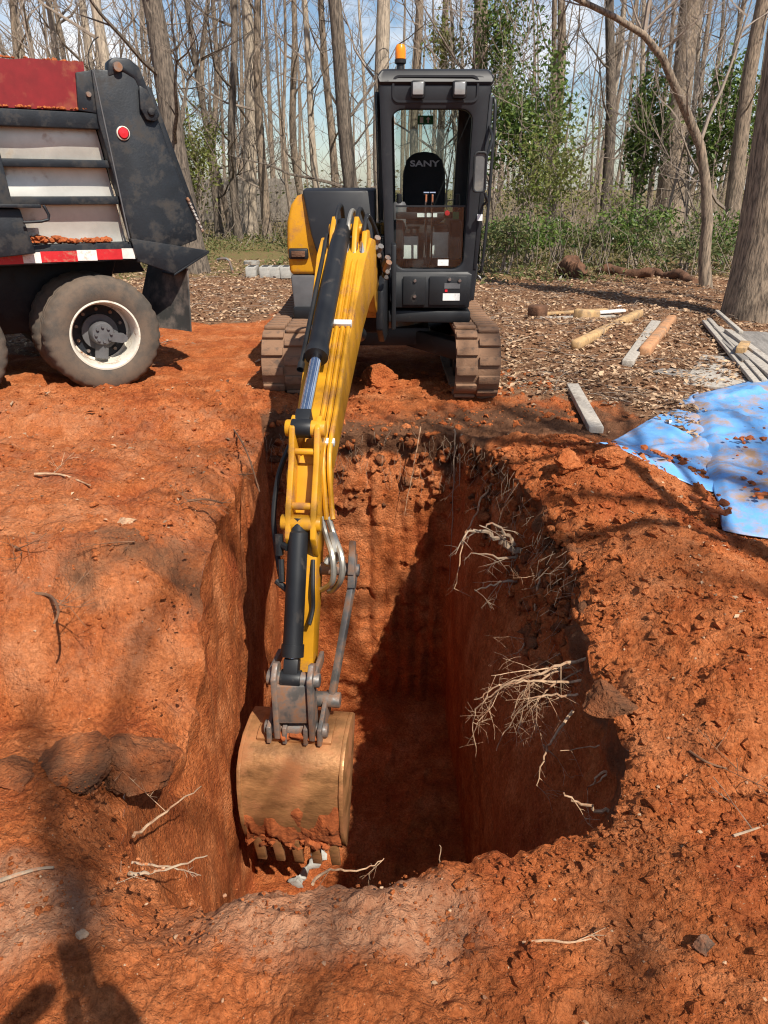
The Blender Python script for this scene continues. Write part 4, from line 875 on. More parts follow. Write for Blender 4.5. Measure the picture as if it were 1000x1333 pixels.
# ------------------------------------------------------------------ trees
def branch(mb, p, d, ln, r, depth, rg, up=.12, side=5, rmin=.003):
    n = max(3, min(7, int(ln/.35)+2)); pts = [Vector(p)]; dv = Vector(d).normalized(); st = ln/(n-1)
    for i in range(n-1):
        dv = (dv+Vector((rg.gauss(0, .16), rg.gauss(0, .16), rg.gauss(0, .13)+up))).normalized(); pts.append(pts[-1]+dv*st)
    mb.tube(pts, [max(rmin, r*(1-.8*i/(n-1))) for i in range(n)], side, False)
    if depth > 0:
        for k in range(rg.randint(3, 6) if depth > 1 else rg.randint(3, 6)):
            t = rg.uniform(.25, 1); i = min(int(t*(n-1)), n-2); q = pts[i].lerp(pts[i+1], t*(n-1)-i)
            o = Vector((rg.gauss(0, 1), rg.gauss(0, 1), rg.gauss(.2, .6))).normalized()
            branch(mb, q, (dv*.55+o*.8), ln*rg.uniform(.28, .55), r*.42, depth-1, rg, up, 3, rmin)
def tree_parts(base, h, r, lean, seed, low=1.5, nl=14, wob=.12, ll=(1., 3.2), depth=2, flare=.35, top_crown=4, crook=None):
    rg = random.Random(seed); tr = MB(); n = 22; pts = []; rad = []
    f1, f2, a1, a2 = rg.uniform(.25, .5), rg.uniform(.7, 1.1), rg.uniform(0, 6), rg.uniform(0, 6)
    for i in range(n):
        t = (i/(n-1))**1.25; z = -.25+(h+.25)*t
        off = Vector((math.sin(z*f1+a1)*wob+math.sin(z*f2+a2)*wob*.35, math.cos(z*f1+a2)*wob, 0))
        if i == 0: off0 = off
        pts.append(Vector(base)+Vector((lean[0]*z, lean[1]*z, z))+off-off0); rad.append(r*(1-.78*t)*(1+flare*math.exp(-max(z, 0)/(r*2.2))))
    if crook: pts = [Vector(p) for p in crook]; n = len(pts); rad = [r*(1-.72*i/(n-1))*(1+flare*math.exp(-i*1.2)) for i in range(n)]
    tr.tube(pts, rad, 14)
    V = np.array(tr.v); c = np.repeat(np.array([p[:] for p in pts]), 14, 0)
    k = 1+.09*fbm(V[:, 0]*5/max(r*4, .4), V[:, 1]*5/max(r*4, .4), V[:, 2]*.9, 3, seed % 97); tr.v = [tuple(q) for q in c+(V-c)*k[:, None]]
    cr = MB()
    def on(t):
        x = t*(n-1); i = min(int(x), n-2); return pts[i].lerp(pts[i+1], x-i), rad[i]
    for j in range(nl):
        z = rg.uniform(low, min(h*.75, 10)); t = ((z+.25)/(h+.25))**(1/1.25) if not crook else rg.uniform(.45, 1); p, rr = on(min(t, .98)); a = rg.uniform(0, 2*math.pi)
        ln = rg.uniform(*ll); branch(cr, p, (math.cos(a), math.sin(a), rg.uniform(.1, .9)), ln, min(rr*.4, .012+ln*.011), depth, rg)
    for j in range(top_crown):
        p, rr = on(rg.uniform(.6, .97)); a = rg.uniform(0, 2*math.pi); branch(cr, p, (math.cos(a), math.sin(a), rg.uniform(.4, 1.2)), rg.uniform(2, 4.5), rr*.6, depth, rg)
    return tr, cr
def tree(name, label, base, h, r, lean=(0, 0), seed=1, mat='bark', group=None, cat='tree', **kw):
    base = (base[0], base[1], float(height(base[0], base[1])))
    o = empty(name, base, label, cat, group); tr, cr = tree_parts(base, h, r, lean, seed, **kw)
    t = tr.build('trunk', mat, o, smooth=True); c = cr.build('crown', 'twig_bark' if mat != 'dark_bark' else 'dark_bark', o, smooth=True) if cr.v else None
    return o, tr
def px_tree(name, label, ub, ut, Y, wpx, seed, mat='bark', vb=290, h=None, **kw):
    A, Bq = at_y(ub, vb, Y), at_y(ut, 0, Y); lean = (Bq.x-A.x)/(Bq.z-A.z); D = Y*_c+.5
    r = wpx/FPX*D/2; return tree(name, label, (A.x-lean*A.z, Y, 0), h or 15, r, (lean, 0), seed, mat, low=1.0, **kw)
main = [
    ('bare_tree', 'thick dark bare trunk leaning behind the tail of the dump truck', 243, 184, 15.5, 31, 'dark_bark', dict(nl=11)),
    ('bare_tree', 'broad pale trunk, widest of the cluster left of the excavator', 325, 312, 28, 19, 'pale_bark', dict(nl=9)),
    ('bare_tree', 'darker slim trunk standing just right of the broad pale trunk', 348, 336, 26, 12, 'bark', dict(nl=9)),
    ('bare_tree', 'slender dark trunk leaning left, left of the broad pale trunk', 284, 252, 26, 10, 'dark_bark', dict(nl=9)),
    ('bare_tree', 'thin crooked trunk between the leaning dark trunk and broad pale trunk', 301, 274, 30, 8, 'bark', dict(nl=14, wob=.3)),
    ('bare_tree', 'very thin leaning sapling above the left of the excavator cover', 386, 368, 24, 5, 'bark', dict(nl=14, wob=.2)),
    ('bare_tree', 'slim pale trunk, left one of the pair above the excavator cover', 421, 402, 25, 10, 'pale_bark', dict(nl=8)),
    ('bare_tree', 'slim brown trunk, right one of the pair above the excavator cover', 437, 420, 27, 11, 'bark', dict(nl=8)),
    ('bare_tree', 'thick dark trunk rising just left of the excavator cab', 464, 445, 20, 21, 'dark_bark', dict(nl=9)),
    ('bare_tree', 'thick pale trunk directly behind the left edge of the cab', 504, 500, 22, 23, 'pale_bark', dict(nl=7)),
    ('bare_tree', 'slim trunk seen above the middle of the cab roof', 547, 546, 24, 13, 'bark', dict(nl=8)),
    ('bare_tree', 'thin trunk above the right half of the cab roof', 575, 577, 26, 11, 'bark', dict(nl=8)),
    ('bare_tree', 'thick trunk rising above the right edge of the cab roof', 613, 615, 23, 25, 'bark', dict(nl=7)),
    ('bare_tree', 'straight trunk in the open gap right of the holly thicket', 716, 724, 26, 14, 'bark', dict(nl=8)),
    ('bare_tree', 'straight dark trunk in the middle of the right-hand woodland', 787, 794, 24, 15, 'dark_bark', dict(nl=8)),
    ('bare_tree', 'thick ragged trunk behind the crooked young tree', 874, 906, 25, 34, 'bark', dict(nl=9)),
    ('bare_tree', 'mid-sized trunk between the crooked young tree and the biggest trunk', 949, 986, 18, 21, 'bark', dict(nl=7)),
    ('bare_tree', 'pale thin trunk above the red boards of the truck', 78, 60, 26, 11, 'pale_bark', dict(nl=11)),
    ('bare_tree', 'pale trunk above the front of the truck gusset plate', 140, 126, 30, 13, 'pale_bark', dict(nl=11)),
    ('bare_tree', 'grey trunk at the far left edge above the red boards', 36, 18, 24, 9, 'bark', dict(nl=11)),
]
for i, (nm, lb, ub, ut, Y, wp, mt, kw) in enumerate(main):
    px_tree(nm, lb, ub, ut, Y, wp, 100+i*7, mt, **kw)
# the big trunk at the right edge, close by
o, _ = tree('bare_tree', 'biggest grey trunk at the right edge beside the weathered lumber pile', (4.93, 10.1, 0), 15, .33, (-.075, 0), 77, 'bark', low=4.5, nl=8, flare=.55, wob=.03)
# crooked young tree
ck = [at_y(u, v, Y) for u, v, Y in ((919, 392, 13.0), (919, 375, 13.0), (917, 335, 13.0), (921, 290, 13.0), (919, 240, 13.0), (912, 190, 13.0), (896, 152, 12.9), (880, 115, 12.8), (862, 75, 12.7), (838, 45, 12.6), (800, 22, 12.4), (750, -2, 12.2), (700, -30, 12.0))]
o, _ = tree('crooked_tree', 'crooked young grey tree whose stem bends far to the left', (ck[1].x, 13.0, 0), 6, .105, (0, 0), 78, 'bark', crook=ck, nl=10, top_crown=0, ll=(.6, 1.8), flare=.3)
br = MB(); rg0 = random.Random(3); branch(br, at_y(838, 50, 12.6), (.08, 0, 1), 2.6, .04, 2, rg0, .1); branch(br, at_y(912, 185, 13), (.35, .1, 1), 2.4, .035, 2, rg0); br.build('side_limb', 'twig_bark', o, smooth=True)
# bare background trees nobody could tell apart: six grown, the rest copies
def copy_tree(o, loc, rz, sc, label=None, group=None):
    c = o.copy(); COL.objects.link(c); c.location = loc; c.rotation_euler = (0, 0, rz); c.scale = (sc, sc, sc)
    for ch in o.children:
        k = ch.copy(); COL.objects.link(k); k.parent = c; k.matrix_parent_inverse = Matrix()
    return c
GL, GG = 'thin bare tree among the many alike in the distant wood', 'thin bare trees of the distant wood'
protos = []
for i in range(6):
    x, y = [(-14, 34), (12.5, 33), (-7.5, 38), (3.2, 36), (8, 30), (-3.2, 33)][i]
    protos.append(tree('thin_tree', GL, (x, y, 0), 14+i % 3, .10+.03*(i % 3), (rnd.uniform(-.05, .05), 0), 300+i, ['bark', 'pale_bark', 'bark', 'dark_bark', 'pale_bark', 'bark'][i], GG, low=.8, nl=11, wob=.25, top_crown=3)[0])
rg1 = random.Random(5)
for i in range(30):
    Y = rg1.uniform(22, 55); u = rg1.uniform(-60, 1060); X = (u-500)/FPX*Y*.99
    if abs(u-250) < 25 and Y < 30: continue
    copy_tree(protos[i % 6], (X, Y, float(height(X, Y))), rg1.uniform(0, 6.28), rg1.uniform(.75, 1.35))
SL, SG = 'twiggy leafless sapling in the undergrowth of the wood', 'twiggy saplings of the undergrowth'
sap = [tree('sapling', SL, (x, y, 0), 6, .035, (rnd.uniform(-.1, .1), 0), 400+i, 'twig_bark', SG, cat='sapling', low=.4, nl=22, ll=(.5, 1.7), wob=.2, top_crown=8)[0] for i, (x, y) in enumerate([(-6.2, 20), (6.6, 19), (2.9, 22)])]
for i in range(20):
    Y = rg1.uniform(17, 36); u = rg1.uniform(-40, 1040)
    if 480 < u < 640 and rg1.random() < .6: continue
    X = (u-500)/FPX*Y*.99; copy_tree(sap[i % 3], (X, Y, float(height(X, Y))), rg1.uniform(0, 6.28), rg1.uniform(.7, 1.5))
# the far wood as one mass
def far_wood():
    r = np.random.default_rng(17); n = 150; Y = r.uniform(56, 120, n); X = r.uniform(-.75, .75, n)*Y; A = np.stack([X, Y, np.full(n, -.3)], -1); Bv = A+np.stack([r.normal(0, .8, n), r.normal(0, .5, n), r.uniform(12, 20, n)], -1)
    o = sticks('distant_wood', A, Bv, r.uniform(.1, .28, n), .05, 'bark', None, 5, .01, 3); tag(o, 'hazy mass of bare trunks far behind the other trees', 'wood', kind='stuff')
    n = 2600; Y = r.uniform(40, 110, n); X = r.uniform(-.7, .7, n)*Y; Z = r.uniform(.3, 1, n)**1.6*12*r.random(n)**.8; A = np.stack([X, Y, Z], -1); Bv = A+np.stack([r.normal(0, .9, n), r.normal(0, .5, n), r.uniform(.2, 1.9, n)], -1)
    o = sticks('distant_twigs', A, Bv, .02, .008, 'twig_bark', None, 3, .08, 4); tag(o, 'tangle of fine twigs in the far wood', 'twigs', kind='stuff')
    n = 3600; Y = r.uniform(14.5, 40, n); X = r.uniform(-.6, .6, n)*Y; A = np.stack([X, Y, height(X, Y)], -1); Bv = A+np.stack([r.normal(0, .3, n), r.normal(0, .3, n), r.uniform(.2, 1., n)**1.5*1.7], -1)
    keep = ~((X < 1) & (Y < 22)); o = sticks('brushwood', A[keep], Bv[keep], .008, .003, 'twig_bark', None, 3, .12, 5); tag(o, 'dry brown brushwood standing in the undergrowth', 'brushwood', kind='stuff')
far_wood()
def far_undergrowth():
    r = np.random.default_rng(19); n = 14000; Y = 30+60*r.random(n)**1.4; X = r.uniform(-.68, .68, n)*Y; h = np.clip(1.2+1.2*fbm(X*.12, Y*.12, 1, 3, 191), .3, 2.1); P = np.stack([X, Y, r.random(n)**1.3*h], -1)
    tag(leaves('far_undergrowth', P, r.uniform(.12, .34, n)*(Y/55), 'brush_leaf', None, 0, 19), 'dull brown and olive undergrowth closing the view far back in the wood', 'undergrowth', kind='stuff')
far_undergrowth()
# trees out of the picture whose shadows fall into it
tree('bare_tree', 'bare tree out of view that throws the broad trunk shadow right of the pit', (3.95, -.45, 0), 8.2, .15, (0, 0), 501, 'bark', low=6, nl=3, wob=.05, top_crown=8)
tree('bare_tree', 'tall bare tree out of view behind the photographer, shading the near left soil', (3.33, -5.2, 0), 10.5, .14, (0, 0), 502, 'bark', low=8, nl=3, wob=.1, top_crown=3)
tree('bare_tree', 'tall bare tree out of view far behind the right-hand soil', (8.5, -6.5, 0), 18, .22, (0, 0), 503, 'bark', low=9, nl=4, wob=.2, top_crown=7)
tree('bare_tree', 'tall bare tree out of view to the right of the lumber', (10.5, 2.5, 0), 17, .2, (0, 0), 504, 'bark', low=6, nl=5, wob=.2, top_crown=9)
tree('bare_tree', 'tall bare tree out of view behind the left of the pit', (-2.6, -10.5, 0), 19, .22, (0, 0), 505, 'bark', low=9, nl=3, wob=.2, top_crown=6)

# ------------------------------------------------------------------ evergreens, ivy, undergrowth
def blob_pts(n, c, rad, seed, clump=26):
    r = np.random.default_rng(seed); C = r.normal(size=(clump, 3)); C /= np.linalg.norm(C, axis=1, keepdims=True); C *= (r.random((clump, 1))**.5); C = C*np.array(rad)+np.array(c)
    k = r.integers(0, clump, n); return C[k]+r.normal(size=(n, 3))*np.array(rad)*.20
def leafy(name, label, cat, u, v, Y, rad, n, mat, size, seed, stem=True, group=None):
    c = at_y(u, v, Y); g = float(height(c.x, Y)); o = empty(name, (c.x, Y, g), label, cat, group); m = MB(); rg = random.Random(seed)
    for i in range(5 if stem else 3): branch(m, (c.x+rg.uniform(-.1, .1), Y+rg.uniform(-.1, .1), g-.05), (rg.uniform(-.4, .4)*rad[0], rg.uniform(-.3, .3), 1), (c.z-g)+rad[2]*.6, .03, 2, rg)
    m.build('stem', 'twig_bark', o, smooth=True)
    P = blob_pts(n, c, rad, seed); P[:, 2] = np.maximum(P[:, 2], g+.05); leaves('foliage', P, size*np.random.default_rng(seed).uniform(.6, 1.3, n), mat, o, 0, seed); return o
leafy('holly_tree', 'tall leafy green holly right beside the excavator cab', 'tree', 690, 165, 19, (1.0, .8, 1.5), 3600, 'ivy_leaf', .13, 1)
leafy('holly_tree', 'green leafy spray hanging above the right of the cab roof', 'tree', 655, 60, 22, (.9, .8, 1.6), 1900, 'ivy_leaf', .13, 2)
leafy('ivy_column', 'dense ivy column wrapping a trunk in the middle of the right wood', 'ivy', 843, 170, 20, (.45, .4, 1.5), 3000, 'ivy_leaf', .12, 3)
leafy('ivy_column', 'ivy clump beside the biggest trunk, right of the crooked tree', 'ivy', 943, 160, 19, (.8, .6, 1.2), 3000, 'ivy_leaf', .12, 4)
leafy('leafy_shrub', 'tall pale green shrub with drooping twigs in front of the wood', 'shrub', 735, 225, 17.5, (1.3, .8, 1.0), 1800, 'spring_leaf', .10, 5)
leafy('leafy_shrub', 'yellow-green leafing bush behind the dump truck tail', 'shrub', 243, 215, 24, (.95, .8, 1.4), 2600, 'spring_leaf', .13, 6)
leafy('leafy_shrub', 'small yellow leafing sprig above the cab roof', 'shrub', 585, 55, 24, (.6, .5, .8), 700, 'spring_leaf', .13, 7)
for i, (u, v, Y, rx, rz, n, lb) in enumerate([(690, 303, 16.5, 1.0, .36, 1100, 'low dark green bush just right of the excavator tracks'), (765, 306, 17, 1.3, .28, 1100, 'low spreading green bush behind the rotten log'), (830, 296, 16.8, .9, .5, 1100, 'low green bush behind the root pile'),
                                             (890, 318, 15.5, 1.0, .36, 1000, 'green bush at the foot of the crooked young tree'), (950, 300, 16.5, .8, .55, 1000, 'green bush between crooked tree and the biggest trunk'), (655, 310, 15.2, .6, .35, 900, 'small green bush touching the right edge of the cab')]):
    leafy('undergrowth_bush', lb, 'bush', u, v, Y, (rx, .8, rz), n, 'bush_leaf' if i % 2 else 'ivy_leaf', .10, 20+i, False, 'low bushes along the wood edge')
def ground_leaves():
    r = np.random.default_rng(23)
    n = 85000; Y = 4.4+13.5*r.random(n)**1.3; X = r.uniform(-.62, .62, n)*(Y+.8); k = (r.random(n) < .12+(1-soilness(X, Y))*.9) & outside_pit(X, Y, .05); k &= ~((np.abs(X-EXX) < .95) & (Y > 5.7) & (Y < 8.2) & (r.random(n) < .8)) & (r.random(n) < .06+(1-soilness(X, Y))**1.5); X, Y = X[k], Y[k]
    P = np.stack([X, Y, full_h(X, Y)+.008+.02*r.random(len(X))], -1)
    o = leaves('leaf_litter', P, (.015+.055*r.random(len(X))**2)*(1+Y*.03), 'dead_leaf', None, .72, 31, aspect=.55); tag(o, 'brown dead leaves covering the ground behind the pit', 'leaves', kind='stuff')
    n = 700; X = np.concatenate([r.uniform(1.2, 2.6, 450), r.uniform(-2.8, -.7, 250)]); Y = np.concatenate([r.uniform(1.6, 4.6, 450), r.uniform(2.6, 6, 250)]); k = outside_pit(X, Y, .05) & (r.random(n) < .6); X, Y = X[k], Y[k]
    o = leaves('scattered_leaves', np.stack([X, Y, full_h(X, Y)+.006], -1), r.uniform(.012, .035, len(X)), 'dead_leaf', None, .7, 32); tag(o, 'few pale leaf scraps scattered on the bare clay', 'leaves', kind='stuff')
    n = 40000; Y = r.uniform(13, 30, n); X = r.uniform(-.6, .62, n)*Y; den = sstep(.25, .6, .55+.6*fbm(X*.35, Y*.35, 3, 3, 151))*sstep(13, 15.5, Y); k = r.random(n) < den; X, Y = X[k], Y[k]
    P = np.stack([X, Y, height(X, Y)+.02+.16*r.random(len(X))**2], -1); o = leaves('ground_cover', P, r.uniform(.06, .15, len(X)), 'grass_blade', None, .35, 33, aspect=.35); tag(o, 'low green weeds and grass at the edge of the wood', 'weeds', kind='stuff')
    n = 3000; Y = r.uniform(5., 16, n); X = r.uniform(-.6, .6, n)*(Y+.5); k = (soilness(X, Y) < .35); X, Y = X[k], Y[k]; A = np.stack([X, Y, full_h(X, Y)+.01], -1); a = r.random(len(X))*6.28; ln = r.uniform(.08, .4, len(X)); Bv = A+np.stack([np.cos(a)*ln, np.sin(a)*ln, r.normal(0, .02, len(X))], -1)
    o = sticks('fallen_twigs', A, Bv, .005, .002, 'twig_bark', None, 3, .06, 34); tag(o, 'small fallen twigs among the dead leaves', 'twigs', kind='stuff')
ground_leaves()
def fence():
    A, Bq = at_y(215, 285, 38), at_y(392, 285, 38); o = empty('wooden_fence', (A.x, 38, 0), 'grey board fence far behind the trees left of the excavator', 'fence')
    b = MB(); x = A.x; i = 0
    while x < Bq.x: b.box((x, 38+.01*(i % 2), .95+.03*rnd.random()), (.135, .02, 1.8)); x += .145; i += 1
    q = b.build('fence_boards', 'fence_wood', o); q['kind'] = 'stuff'
    x = A.x
    while x < Bq.x+.1: MB().box((x, 38.08, .95), (.1, .1, 1.95)).build('post', 'fence_wood', o); x += 2.4
    for z in (.45, 1.5): MB().box(((A.x+Bq.x)/2, 38.06, z), (Bq.x-A.x, .04, .09)).build('rail', 'fence_wood', o)
fence()

# ------------------------------------------------------------------ roots and sticks at the pit
def root(name, label, strands, mat='root_pale', cat='root', hair=3, seed=1, group=None):
    rg = random.Random(seed); m = MB(); first = None
    for pts, r in strands:
        w = smooth_path([at_y(*p) for p in pts], 6); n = len(w); w = [p+Vector((rg.gauss(0, r*.5), rg.gauss(0, r*.5), rg.gauss(0, r*.5))) for p in w]; first = first or w[0]
        m.tube(w, [r*(1-.75*i/(n-1)) for i in range(n)], 6)
        for k in range(hair):
            i = rg.randrange(n//4, n); d = Vector((rg.gauss(0, 1), rg.gauss(0, .7), rg.gauss(-.7, .6))); branch(m, w[i], d, rg.uniform(.06, .20), max(.0012, r*.26), 1, rg, -.12, 4, .0006)
    return tag(m.build(name, mat, None, smooth=True), label, cat, group)
root('root_bundle', 'large spray of pale forked roots hanging out of the right pit wall', [
    ([(800, 848, 2.42), (740, 862, 2.42), (690, 880, 2.46), (650, 893, 2.5), (618, 912, 2.52)], .0075), ([(790, 880, 2.36), (730, 888, 2.38), (680, 886, 2.42), (640, 905, 2.46), (616, 935, 2.5), (620, 985, 2.5)], .006),
    ([(775, 850, 2.46), (720, 876, 2.46), (680, 900, 2.46), (665, 935, 2.46)], .006), ([(795, 892, 2.3), (740, 905, 2.34), (700, 908, 2.36), (672, 930, 2.4), (645, 975, 2.4)], .006), ([(760, 870, 2.46), (705, 905, 2.42), (698, 940, 2.42), (690, 965, 2.42)], .004),
    ([(750, 868, 2.5), (690, 872, 2.5), (640, 880, 2.5)], .004)], hair=9, seed=3)
root('root_fork', 'thick grey forked root sticking out below the right rim', [
    ([(705, 715, 3.7), (672, 714, 3.68), (650, 702, 3.66), (625, 690, 3.64), (612, 694, 3.62)], 0.0230), ([(672, 714, 3.68), (655, 690, 3.62), (625, 683, 3.6)], 0.0135), ([(690, 722, 3.68), (655, 726, 3.64), (615, 718, 3.6)], 0.0108), ([(680, 755, 3.56), (650, 758, 3.54), (618, 770, 3.5)], 0.0095)], 'root_grey', hair=6, seed=4)
root('arching_root', 'pale root arching down over the rim above the thick forked root', [([(752, 640, 4.0), (720, 655, 3.9), (690, 680, 3.8), (683, 712, 3.72), (690, 745, 3.6)], 0.0108), ([(720, 655, 3.9), (690, 668, 3.85), (674, 700, 3.8)], 0.0068)], seed=5)
root('arching_root', 'long thin root curving down the rim beside the broken edge', [([(728, 710, 3.4), (705, 740, 3.35), (698, 790, 3.25), (690, 820, 3.2), (675, 855, 3.1)], 0.0081), ([(698, 790, 3.25), (688, 830, 3.2), (672, 852, 3.1)], 0.0054)], seed=6)
root('curved_root', 'curved pale root lying against the broken rim above the root spray', [([(800, 766, 2.82), (782, 790, 2.78), (768, 825, 2.70), (735, 848, 2.62), (722, 852, 2.6)], .0065)], seed=7)
root('hanging_root', 'long thin root hanging from the rim in the far right corner', [([(660, 624, 4.55), (640, 632, 4.5), (622, 660, 4.4), (606, 700, 4.3), (592, 765, 4.1)], .010)], seed=8)
root('hanging_root', 'straight thin root dangling down the back right corner of the pit', [([(592, 560, 5.05), (592, 600, 5.03), (588, 690, 4.98), (585, 760, 4.95)], .007), ([(600, 566, 5.0), (598, 640, 4.95)], .008)], 'root_grey', seed=9)
root('hanging_root', 'short thin root dangling over the sunlit back wall', [([(548, 555, 5.1), (540, 600, 5.05), (532, 640, 5.03), (526, 672, 5.0)], .005)], seed=10)
root('broken_root', 'stout pale root stub at the near right corner of the pit', [([(832, 1062, 1.70), (800, 1058, 1.72), (765, 1050, 1.74), (732, 1034, 1.76)], .0095)], hair=1, seed=11)
root('hanging_root', 'pale crossed root hanging below the large root spray', [([(748, 925, 2.25), (720, 960, 2.2), (708, 985, 2.18), (698, 1022, 2.14)], .0065), ([(708, 970, 2.2), (728, 990, 2.2)], .005)], hair=2, seed=12)
root('broken_root', 'short pale forked root stub low on the right rim', [([(800, 1000, 1.95), (780, 1010, 1.95), (762, 1028, 1.95)], .006), ([(798, 1001, 1.95), (775, 1022, 1.93)], .005)], hair=1, seed=13)
root('broken_root', 'thin straight root stub jutting out above the stout root stub', [([(790, 970, 2.06), (775, 972, 2.08), (730, 977, 2.08)], .004)], hair=1, seed=14)
def ground_stick(name, label, pts, r, mat='root_pale', cat='stick', seed=1, forks=2):
    rg = random.Random(seed); w = []
    for u, v in pts:
        p = at_z(u, v, 0)
        for _ in range(6): p = at_z(u, v, float(full_h(p.x, p.y))+r*1.2)
        w.append(p)
    w = smooth_path(w, 4); n = len(w); m = MB().tube(w, [r*(1-.5*i/(n-1)) for i in range(n)], 6)
    for k in range(forks): branch(m, w[rg.randrange(n)], (rg.gauss(0, 1), rg.gauss(0, 1), .2), rg.uniform(.08, .2), r*.4, 1, rg, 0, 4, .0012)
    return tag(m.build(name, mat, None, smooth=True), label, cat)
ground_stick('fallen_stick', 'long pale stick lying along the ground left of the back rim', [(145, 556), (190, 547), (235, 537), (280, 541)], .011, seed=1)
ground_stick('fallen_stick', 'grey stick lying crosswise near the left back rim', [(205, 556), (240, 551), (262, 545)], .012, 'root_grey', seed=2)
ground_stick('fallen_stick', 'thin twigs tangled at the left back corner of the pit', [(285, 540), (305, 560), (322, 590), (338, 640)], .008, 'root_dark', seed=3, forks=6)
ground_stick('fallen_stick', 'thin stick lying on the left slope', [(45, 617), (80, 618), (118, 632)], .008, 'root_pale', seed=4)
ground_stick('exposed_root', 'pale roots poking from the bank at the left edge', [(-10, 750), (18, 742), (46, 733)], .010, 'root_grey', 'root', 5, 6)
ground_stick('exposed_root', 'dark forked root on the brown bank left of the pit', [(108, 752), (140, 735), (155, 718), (175, 705)], .008, 'root_dark', 'root', 6, 5)
ground_stick('exposed_root', 'dark root hanging on the bank below the pale root cluster', [(42, 772), (66, 776), (76, 795), (70, 812)], .008, 'root_dark', 'root', 7, 4)
ground_stick('exposed_root', 'short dark root stub on the bank left of the forked dark root', [(20, 712), (40, 722), (62, 720), (88, 738)], .007, 'root_dark', 'root', 32, 6)
ground_stick('fallen_stick', 'thin dark twig lying near the left rim above the root fan', [(245, 652), (268, 650), (290, 655)], .007, 'root_dark', seed=33, forks=4)
ground_stick('fallen_stick', 'pale stick lying on the left foreground soil', [(-5, 1148), (25, 1138), (50, 1131), (70, 1129)], .006, 'root_grey', seed=9, forks=0)
ground_stick('fallen_stick', 'thin pale root lying on the soil below the near rim', [(680, 1227), (715, 1224), (740, 1227), (770, 1222)], .0035, 'root_pale', seed=10, forks=1)
ground_stick('fallen_stick', 'brown twig lying on the right-hand soil slope', [(898, 978), (920, 992), (945, 1000), (965, 1003)], .004, 'root_dark', seed=11)
ground_stick('fallen_stick', 'long thin root trailing over the mound right of the pit', [(745, 632), (770, 640), (800, 655), (825, 668)], .006, 'root_pale', seed=12, forks=1)
ground_stick('fallen_stick', 'pale twig at the right edge of the foreground soil', [(955, 1088), (980, 1080), (1003, 1072)], .004, 'root_grey', seed=13, forks=1)
ground_stick('fallen_stick', 'thin branch lying on litter right of the excavator track', [(645, 452), (665, 446), (690, 438)], .012, 'root_grey', seed=14, forks=2)
root('fallen_stick', 'straight pale stick leaning in the near left notch', [([(172, 1090, 1.62), (215, 1058, 1.75), (262, 1024, 1.85)], .0055)], cat='stick', hair=1, seed=21)
root('fallen_stick', 'pale twigs lying across the bottom of the near left notch', [([(168, 1140, 1.48), (215, 1131, 1.52), (268, 1115, 1.58)], .006), ([(172, 1122, 1.52), (225, 1130, 1.54), (262, 1140, 1.50)], .004)], 'root_grey', cat='stick', hair=1, seed=22)
root('fallen_stick', 'thin forked root reaching over the near rim beside the bucket', [([(405, 1150, 1.40), (430, 1132, 1.5), (470, 1132, 1.55), (500, 1118, 1.6)], .0045)], cat='root', hair=2, seed=23)
root('fallen_stick', 'short upright twig stuck in the near rim', [([(570, 1150, 1.42), (571, 1128, 1.43), (573, 1100, 1.44)], .003)], cat='stick', hair=0, seed=24)
def root_hairs():
    r = np.random.default_rng(41); n = 300; ph = np.concatenate([r.choice([-.35, -.1, .2, .45, .8, 1.05, 1.2], 170)+r.normal(0, .10, 170), r.uniform(1.2, 2.0, 130)]); rr = pinterp(ph, ph_t, r_t)-r.uniform(-.02, .10, n); X = CEN[0]+np.cos(ph)*rr; Y = CEN[1]+np.sin(ph)*rr
    A = np.stack([X, Y, height(X, Y)-r.uniform(.0, .5, n)**1.5], -1); Bv = A+np.stack([-np.cos(ph)*r.uniform(0, .08, n)+r.normal(0, .02, n), -np.sin(ph)*r.uniform(0, .08, n)+r.normal(0, .02, n), -.03-.16*r.random(n)**1.5], -1)
    tag(sticks('root_hairs', A, Bv, .0016, .0007, 'root_grey', None, 3, .22, 6), 'fine root hairs fringing the rim of the pit', 'roots', kind='stuff')
root_hairs()
def streak():
    w = smooth_path([at_z(432, 1078, -2.24), at_z(422, 1100, -2.25), at_z(408, 1125, -2.25), at_z(384, 1152, -2.26)], 8); m = MB().tube(w, [.030+.012*math.sin(i*1.7)+.01*math.sin(i*.6) for i in range(len(w))], 9)
    V = np.array(m.v); V = V+.016*np.stack([fbm(V[:, 0]*22, V[:, 1]*22, V[:, 2]*22, 4, q) for q in (201, 202, 203)], -1); m.v = [tuple(q) for q in V]
    tag(m.build('chalky_crust', 'concrete', None, smooth=True), 'crumbly whitish streak on the pit floor under the bucket', 'crust')
streak()
def rim_clods():
    r = np.random.default_rng(47); n = 650; ph = np.concatenate([r.uniform(-.75, 1.15, 470), r.uniform(1.15, 2.0, 180)]); dz = r.random(n)**1.4*.55; rt = pinterp(ph, ph_t, r_t); rb = pinterp(ph, ph_b, r_b)
    X0, Y0 = CEN[0]+np.cos(ph)*rt, CEN[1]+np.sin(ph)*rt; zr = height(X0, Y0); z = zr-.02-dz; P = (z-FLOOR_Z)/(zr-FLOOR_Z); R_ = rb+(rt-rb)*sstep(.45, 1., P)**1.3+.01
    n = len(ph); o = lumps('rim_clods', np.stack([CEN[0]+np.cos(ph)*R_, CEN[1]+np.sin(ph)*R_, z], -1), .008+.034*r.random(n)**2.2, 'soil', 2, .9, .8, .4, 13, litter=np.zeros(n), topsoil=r.random(n)*.55, pale=np.zeros(n), green=np.zeros(n))
    tag(o, 'broken brown and red clods clinging under the right and back rim', 'soil', kind='stuff')
rim_clods()

